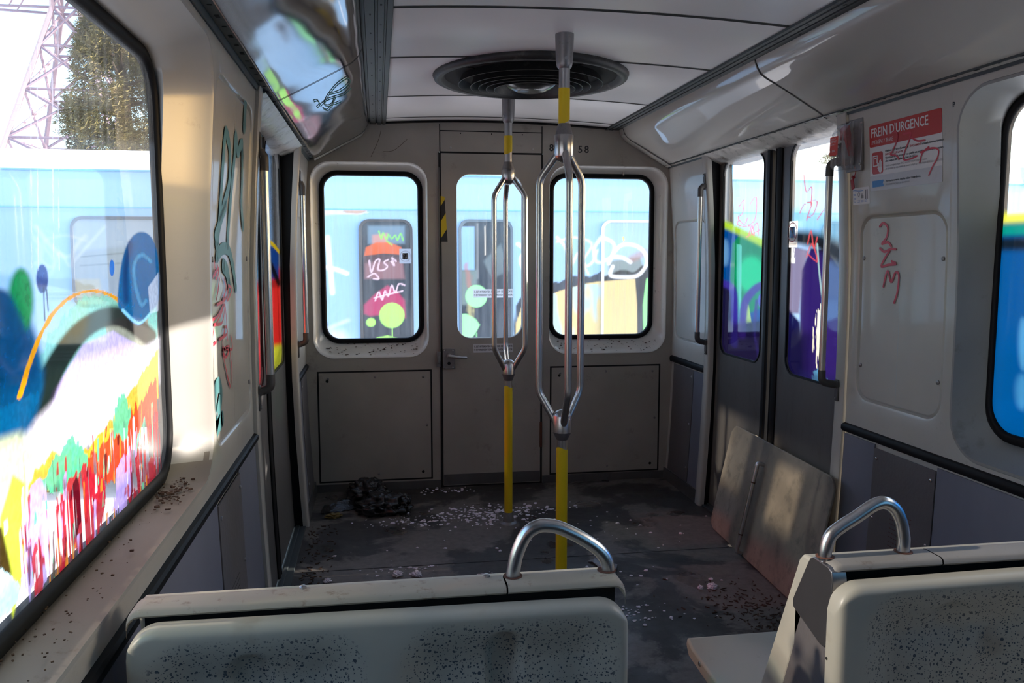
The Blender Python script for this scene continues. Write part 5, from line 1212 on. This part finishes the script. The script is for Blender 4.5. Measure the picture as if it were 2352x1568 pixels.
# ================================================================== OUTSIDE
YT = 10.0
m = MB(); m.add([(-60, -20, -1.35), (60, -20, -1.35), (60, 90, -1.35), (-60, 90, -1.35)], [(0, 1, 2, 3)])
tag(m.build('ground', M['snow'], None, smooth=0), kind='structure')
t = empty('train_car', (0, YT+1.2, -1.1), label='long sky blue graffitied train car standing crosswise beyond the end wall', cat='train car')
PT = lambda u, v: atY(u, v, YT)
blue = (.25, .43, .66, 1)
c = Canvas(-7.2, 9.2, .10, 2.42, .020, .016, PT, blue)
W = (.88, .90, .95)
def zband(z0, z1, col, al, s=.03, x0=-8, x1=10): c.poly([(x0, z0), (x1, z0), (x1, z1), (x0, z1)], col, al, s, raw=True)
zband(2.0, 2.42, (.29, .50, .68), .8); zband(.1, .5, (.34, .52, .74), .6, .3)
# graffiti seen through the left window of the car
c.line([(80, 520), (150, 590), (230, 540)], 9, W, .18, 8)
# white spray in the left end window
c.line([(752, 545), (757, 600), (764, 672)], 9, W, .95, 8); c.line([(735, 612), (770, 618), (797, 628)], 8, W, .95, 6); c.line([(730, 660), (742, 668)], 10, W, .9, 6)
c.line([(735, 720), (752, 750), (762, 790)], 6, (.03, .03, .06), .7, 5); c.line([(750, 755), (800, 735)], 8, W, .3, 8); c.poly([(720, 750), (790, 760), (820, 800), (720, 800)], W, .35, 20)
c.poly([(735, 482), (790, 478), (840, 480), (846, 488), (820, 494), (792, 492), (738, 494)], (.55, .62, .70), .9, 2); c.poly([(785, 483), (832, 481), (845, 486), (820, 492), (795, 490)], (.42, .27, .20), .9, 2, (1.5, 3, 3, 71))
# script in the right end window
c.line([(1190, 560), (1205, 575), (1196, 600), (1215, 640)], 8, W, .95, 5)
c.line([(1280, 545), (1300, 570), (1310, 610), (1330, 580), (1345, 610), (1362, 600), (1372, 575)], 5, W, .8, 5)
c.line([(1385, 545), (1365, 570), (1370, 600), (1395, 598), (1405, 565), (1388, 540), (1370, 560)], 6, W, .85, 6)
c.line([(1280, 555), (1320, 545), (1360, 560), (1340, 600), (1352, 630)], 4, W, .7, 5)
# black edged yellow field
bd = (.012, .014, .02)
c.poly([(1180, 700), (1200, 672), (1260, 655), (1330, 635), (1400, 622), (1480, 612), (1500, 620), (1500, 800), (1180, 800)], bd, .95, 4, (9, 9, 2, 73))
c.poly([(1186, 740), (1200, 700), (1250, 682), (1285, 668), (1340, 652), (1400, 642), (1456, 640), (1462, 700), (1463, 768), (1440, 778), (1180, 810)], (.62, .48, .22), .97, 3)
k_ = np.clip((vnoise(c.A*7, c.B*2.2, 401)+.5*vnoise(c.A*22, c.B*6, 402)-.08)/.25, 0, 1)*((c.A > 1.1)&(c.A < 2.5)&(c.B < 1.1)&(c.C[:, 0] > .5)); c.C[:, :3] = c.C[:, :3]*(1-.75*k_)[:, None]+np.array((.30, .52, .62))*(.75*k_)[:, None]
k_ = np.clip((vnoise(c.A*5, c.B*3, 403)-.1)/.2, 0, 1)*((c.A > 1.1)&(c.A < 2.5)&(c.B < 1.1)&(c.C[:, 0] > .5)); c.C[:, :3] = c.C[:, :3]*(1-.6*k_)[:, None]+np.array((.72, .40, .14))*(.6*k_)[:, None]
c.poly([(1483, 640), (1520, 620), (1540, 800), (1478, 800), (1476, 700)], (.25, .75, .25), .95, 5)
# field seen through the door windows at right and beyond
c.poly([(1540, 520), (1700, 540), (1960, 600), (1960, 820), (1540, 820)], (.10, .22, .35), .6, 20)
# field in the left window
c.poly([(-50, 620), (60, 640), (60, 900), (-50, 900)], (.08, .25, .45), .6, 20)
c.poly([(160, 705), (365, 660), (365, 1000), (160, 1000)], (.30, .55, .55), .6, 20)
c.build('body_side', M['painted'], lambda a, b: (a, YT+(.10*((b-1.2)/1.2)**2 if b > 1.2 else 0), b), t)
m = MB(); m.bb(-16, -7.2, YT, YT+.05, .1, 2.5); m.bb(9.2, 16, YT, YT+.05, .1, 2.5); m.bb(-16, 16, YT+.12, YT+2.5, .1, 2.38); m.build('body_shell', M['skin'], t, smooth=0)
m = MB(); m.loft([[(x, YT+y, z) for y, z in ((.10, 2.415), (.13, 2.43), (.16, 2.52), (.26, 2.60), (.5, 2.68), (1.2, 2.74), (2.5, 2.6))] for x in (-16, 16)], closed=False); m.build('roof', M['roof'], t)
m = MB(); m.bb(-16, 16, YT-.008+.045, YT+.06, 1.985, 2.0); m.bb(-16, 16, YT+.085, YT+.115, 2.40, 2.42); m.build('drip_rail', M['skin'], t)
m = MB(); m.bb(-16, 16, YT+.1, YT+2.4, -.55, .1); 
for x in (-9, -5.8, -3.4, -1, 3.5, 6.5): m.bb(x, x+1.2, YT+.05, YT+.8, -.9, -.5)
m.build('underframe', M['underframe'], t, smooth=0)
m = MB()
for x in (-6.4, -4.6, 4.2, 6.2): m = MB(); m.tube([(x, YT+.35, -.93), (x, YT+.50, -.93)], .42, 28); m.build('wheel', M['underframe'], t)
def twin(nm, x0, x1, z0, z1, strokes, base, frame=(.10, .12, .15, 1)):
    tm = lambda a, b, d=0: (a, YT-.01+(.10*((b-1.2)/1.2)**2 if b > 1.2 else 0)+d, b)
    fm = P(nm+'_frame', frame, .5)
    m = MB(); m.loft([lp(tm, rr(x0-.035, x1+.035, z0-.035, z1+.035, .13), .03), lp(tm, rr(x0-.03, x1+.03, z0-.03, z1+.03, .125), -.012), lp(tm, rr(x0, x1, z0, z1, .10), -.010), lp(tm, rr(x0+.003, x1-.003, z0+.003, z1-.003, .10), .012)])
    f = m.build('window_frame', fm, t)
    c = Canvas(x0, x1, z0, z1, .012, .012, PT, base)
    for k, *a in strokes: getattr(c, k)(*a)
    c.build('window_pane', M['paintedglass'], lambda a, b: tm(a, b, .002), f)
    return f
GY = (.035, .045, .06, 1)
twin('left', -4.08, -2.55, .90, 1.86, [('poly', [(165, 505), (360, 505), (360, 560), (165, 580)], (.30, .36, .42), .7, 20), ('poly', [(165, 580), (360, 560), (360, 630), (165, 640)], (.22, .26, .28), .8, 16), ('line', [(185, 590), (350, 575)], 3, (.1, .12, .13), .7, 3), ('line', [(185, 610), (350, 600)], 3, (.1, .12, .13), .7, 3),
     ('poly', [(165, 640), (230, 640), (240, 710), (165, 710)], (.32, .30, .20), .8, 10), ('line', [(170, 600), (240, 520)], 7, (.5, .55, .6), .3, 8)], (.20, .25, .30, 1))
# doorway leaf with painted window
tagw = (.72, .55, .66)
twin('first', -.90, -.33, .30, 1.85, [('poly', [(845, 518), (930, 518), (930, 560), (845, 560)], (.14, .22, .30), .9, 8), ('poly', [(855, 540), (890, 535), (890, 560), (855, 560)], (.55, .25, .20), .7, 8), ('poly', [(836, 588), (840, 568), (865, 556), (895, 556), (922, 568), (926, 585), (880, 582)], (.55, .12, .05), .93, 3),
     ('poly', [(836, 588), (880, 584), (926, 590), (924, 640), (836, 640)], (.10, .06, .07), .8, 5), ('poly', [(838, 605), (865, 600), (925, 600), (930, 640), (838, 640)], (.25, .14, .16), .8, 8), ('poly', [(836, 720), (836, 700), (860, 676), (890, 655), (915, 672), (930, 690), (932, 730), (880, 722), (850, 726)], (.38, .04, .12), .9, 7),
     ('blob', 900, 724, 29, 29, (.36, .85, .15), .97, 3), ('blob', 852, 740, 11, 10, (.36, .85, .15), .97, 3), ('line', [(900, 750), (902, 775)], 2, (.36, .85, .15), .9, 1.5), ('poly', [(865, 775), (890, 770), (920, 778), (940, 800), (850, 800)], (.36, .85, .15), .9, 3),
     ('line', [(870, 530), (876, 548), (880, 534), (888, 550), (892, 538), (900, 548), (908, 540), (913, 552), (920, 536), (926, 552)], 3, (.20, .60, .08), .85, 2), ('line', [(888, 553), (900, 562)], 3, (.20, .60, .08), .85, 2),
     ('line', [(848, 598), (853, 625), (862, 600), (872, 596), (868, 618), (880, 620), (890, 612), (882, 602), (892, 596)], 3, tagw, .9, 2), ('line', [(845, 636), (860, 628), (870, 640), (858, 640)], 3, tagw, .9, 2), ('line', [(898, 600), (906, 610), (900, 592), (910, 600)], 3, tagw, .9, 2),
     ('line', [(862, 690), (870, 670), (878, 688), (884, 668), (892, 680), (900, 655), (908, 672), (916, 652), (930, 655)], 3, tagw, .9, 2), ('line', [(860, 684), (890, 676), (925, 668)], 3, tagw, .9, 2)], GY, (.05, .055, .065, 1))
twin('second', .285, .885, .30, 1.855, [('poly', [(1058, 520), (1090, 520), (1090, 620), (1058, 620)], (.25, .46, .72), .92, 4), ('poly', [(1094, 512), (1100, 512), (1100, 640), (1094, 640)], (.16, .18, .20), .9, 2), ('line', [(1114, 520), (1114, 585)], 2.5, (.75, .70, .60), .9, 2), ('poly', [(1110, 600), (1150, 560), (1170, 620), (1130, 640)], (.12, .17, .20), .8, 8),
     ('poly', [(1055, 620), (1095, 620), (1095, 700), (1055, 700)], (.20, .28, .28), .7, 10), ('line', [(1070, 610), (1082, 660)], 10, (.38, .16, .14), .6, 8, (4, 30, 10, 91)), ('line', [(1080, 700), (1078, 740)], 12, (.45, .42, .22), .7, 6, (4, 30, 10, 93)),
     ('blob', 1094, 680, 25, 26, (.30, .88, .36), .97, 3), ('poly', [(1048, 722), (1070, 720), (1092, 732), (1102, 746), (1092, 765), (1080, 780), (1050, 782)], (.30, .88, .36), .97, 3), ('line', [(1094, 765), (1094, 785)], 2, (.30, .88, .36), .9, 2), ('line', [(1052, 605), (1060, 580)], 2.5, (.7, .4, .45), .7, 2)], (.03, .045, .065, 1), (.09, .14, .19, 1))
twin('third', 2.06, 3.35, .30, 1.86, [('poly', [(1385, 500), (1500, 500), (1500, 620), (1385, 620)], (.28, .42, .55), .85, 10), ('poly', [(1396, 600), (1470, 590), (1480, 625), (1400, 632)], (.16, .19, .19), .9, 8), ('line', [(1450, 595), (1480, 580)], 16, (.35, .12, .10), .5, 12),
     ('poly', [(1380, 634), (1490, 612), (1500, 800), (1380, 800)], bd, .95, 6, (6, 9, 3, 73)), ('poly', [(1380, 646), (1458, 640), (1463, 700), (1463, 770), (1440, 776), (1380, 788)], (.58, .46, .22), .97, 3), ('poly', [(1484, 640), (1520, 620), (1530, 800), (1478, 800), (1476, 700)], (.25, .75, .25), .95, 4),
     ('line', [(1407, 612), (1402, 632), (1430, 636), (1465, 632), (1485, 605), (1480, 580), (1460, 564), (1430, 562), (1410, 580), (1398, 605), (1404, 590), (1430, 592), (1448, 602)], 7, W, .95, 6), ('line', [(1385, 545), (1410, 560), (1404, 590), (1380, 600)], 6, W, .9, 6),
     ('line', [(1432, 545), (1433, 552)], 4, (.75, .6, .05), .9, 2)], (.30, .40, .48, 1), (.55, .60, .65, 1))
twin('far', 5.0, 6.4, .85, 1.86, [], (.05, .07, .10, 1))

# ---- pine tree behind the train
def pine(cx, cy, zb, h, rad, nb, seed, label):
    random.seed(seed)
    t = empty('pine_tree', (cx, cy, -1.35), label=label, cat='tree')
    m = MB(); m.tube([(cx, cy, -1.35), (cx+.1, cy, zb), (cx, cy, zb+h*.6), (cx, cy, zb+h)], [.28, .22, .12, .03], 10)
    for k in range(36):
        z = zb+h*k/36; a = random.random()*6.28; r = rad*(1-.75*k/36)*.8; m.tube([(cx, cy, z), (cx+r*.5*math.cos(a), cy+r*.5*math.sin(a), z+.1), (cx+r*math.cos(a), cy+r*math.sin(a), z+.25)], [.05, .03, .012], 5)
    m.build('trunk', M['bark'], t)
    m = MB(); vs = []; fs = []
    for _ in range(nb):
        f = random.random()**.8; z = zb+h*f; R = rad*(1-.62*f**1.5); a = random.random()*6.28; lump_ = .78+.30*mnoise.noise(Vector((math.cos(a)*1.5, math.sin(a)*1.5, z*.9+seed)))
        r = R*(random.random()**.38)*lump_; c0 = Vector((cx+r*math.cos(a), cy+r*math.sin(a), z+.1*random.gauss(0, 1)))
        if mnoise.noise(c0*1.15) < -.12: continue
        for j in range(9):
            d = Vector((random.gauss(0, 1), random.gauss(0, 1), random.gauss(.3, .8))).normalized()*random.uniform(.09, .2); w = d.cross(Vector((random.random(), random.random(), random.random()))).normalized()*.014
            q0 = c0+Vector((random.gauss(0, .05), random.gauss(0, .05), random.gauss(0, .05))); o = len(vs); vs += [tuple(q0-w), tuple(q0+w), tuple(q0+d)]; fs.append((o, o+1, o+2))
    m.v, m.f = vs, fs; me = bpy.data.meshes.new('foliage'); me.from_pydata(vs, [], fs); me.materials.append(M['needles']); o = bpy.data.objects.new('foliage', me); COL.objects.link(o); o.parent = t; o.matrix_parent_inverse = t.matrix_world.inverted()
    random.seed(seed+1)
tc_ = atY(285, 300, 22)
pine(tc_[0], 22, 2.9, 5.0, 2.15, 9500, 5, 'large yellowish green pine tree rising behind the train roof at left')
tc_ = atY(1990, 350, 24)
pine(tc_[0], 24, 1.5, 3.4, 3.0, 3000, 12, 'pale shrubby pine seen above the train roof through the right door glass')

# ---- lattice pylon
px_, py_ = atY(175, 300, 42)[0], 42
t = empty('lattice_pylon', (px_, py_, -1.35), label='tall pale steel lattice pylon against the sky, top left', cat='pylon')
m = MB()
def hwid(z): return max(.55, 4.3-(z+1.35)*.27)
def leg(sx, sy, z): w = hwid(z); return (px_+sx*w, py_+sy*w, z)
zs = [-1.35, 1.5, 4.2, 6.6, 8.8, 10.8, 12.6, 14.4, 16.2]
for sx in (-1, 1):
    for sy in (-1, 1): m.tube([leg(sx, sy, z) for z in zs], .12, 6)
m.build('leg_set', M['pylon'], t)
m = MB()
for z0, z1 in zip(zs, zs[1:]):
    for a, b in (((-1, -1), (1, -1)), ((1, -1), (1, 1)), ((1, 1), (-1, 1)), ((-1, 1), (-1, -1))):
        m.tube([leg(*a, z0), leg(*b, z1)], .065, 5); m.tube([leg(*b, z0), leg(*a, z1)], .065, 5); m.tube([leg(*a, z1), leg(*b, z1)], .065, 5)
m.build('bracing', M['pylon'], t)
m = MB()
for z in (12.6,):
    for s in (-1, 1):
        for yy in (-1, 1):
            w = hwid(z); m.tube([(px_+s*w, py_+yy*w, z), (px_+s*8, py_, z+.1)], .06, 5); m.tube([(px_+s*w, py_+yy*w, z+1.8), (px_+s*8, py_, z+.1)], .05, 5)
            for q_ in (.25, .5, .75): m.tube([(px_+s*(w+(8-w)*q_), py_+yy*w*(1-q_), z+.02), (px_+s*(w+(8-w)*(q_-.12)), py_+yy*w*(1.12-q_), z+1.8*(1.1-q_))], .035, 5)
m.build('cross_arm', M['pylon'], t)

# ================================================================== LIGHT
w = bpy.data.worlds.new('world'); S.world = w; w.use_nodes = True
N, L = w.node_tree.nodes, w.node_tree.links; N.clear()
out = N.new('ShaderNodeOutputWorld'); bg = N.new('ShaderNodeBackground'); sk = N.new('ShaderNodeTexSky'); sk.sky_type = 'NISHITA'; sk.sun_disc = False
sk.sun_elevation = math.radians(16); sk.sun_rotation = math.radians(95); sk.air_density = 1.0; sk.dust_density = 2.0; sk.ozone_density = 1.5
L.new(sk.outputs[0], bg.inputs[0]); bg.inputs[1].default_value = .9; L.new(bg.outputs[0], out.inputs[0])
def sun(name, direction, e, col, ang):
    l = bpy.data.lights.new(name, 'SUN'); l.energy = e; l.color = col; l.angle = math.radians(ang)
    o = bpy.data.objects.new(name, l); COL.objects.link(o); o.rotation_euler = Vector(direction).to_track_quat('-Z', 'Y').to_euler(); return o
sun('sun', (-1, .0, -.262), 15, (1, .92, .82), .6)
sun('sun_glare_off_neighbouring_cars', (1, .0, -.55), 4.2, (1, .86, .68), 1.5)
S.view_settings.view_transform = 'Standard'; S.view_settings.look = 'None'; S.view_settings.gamma = 1; S.view_settings.use_curve_mapping = False
S.view_settings.exposure = -.16
try:
    S.cycles.transparent_max_bounces = 16; S.cycles.max_bounces = 12; S.cycles.diffuse_bounces = 6; S.cycles.glossy_bounces = 5
except Exception: pass
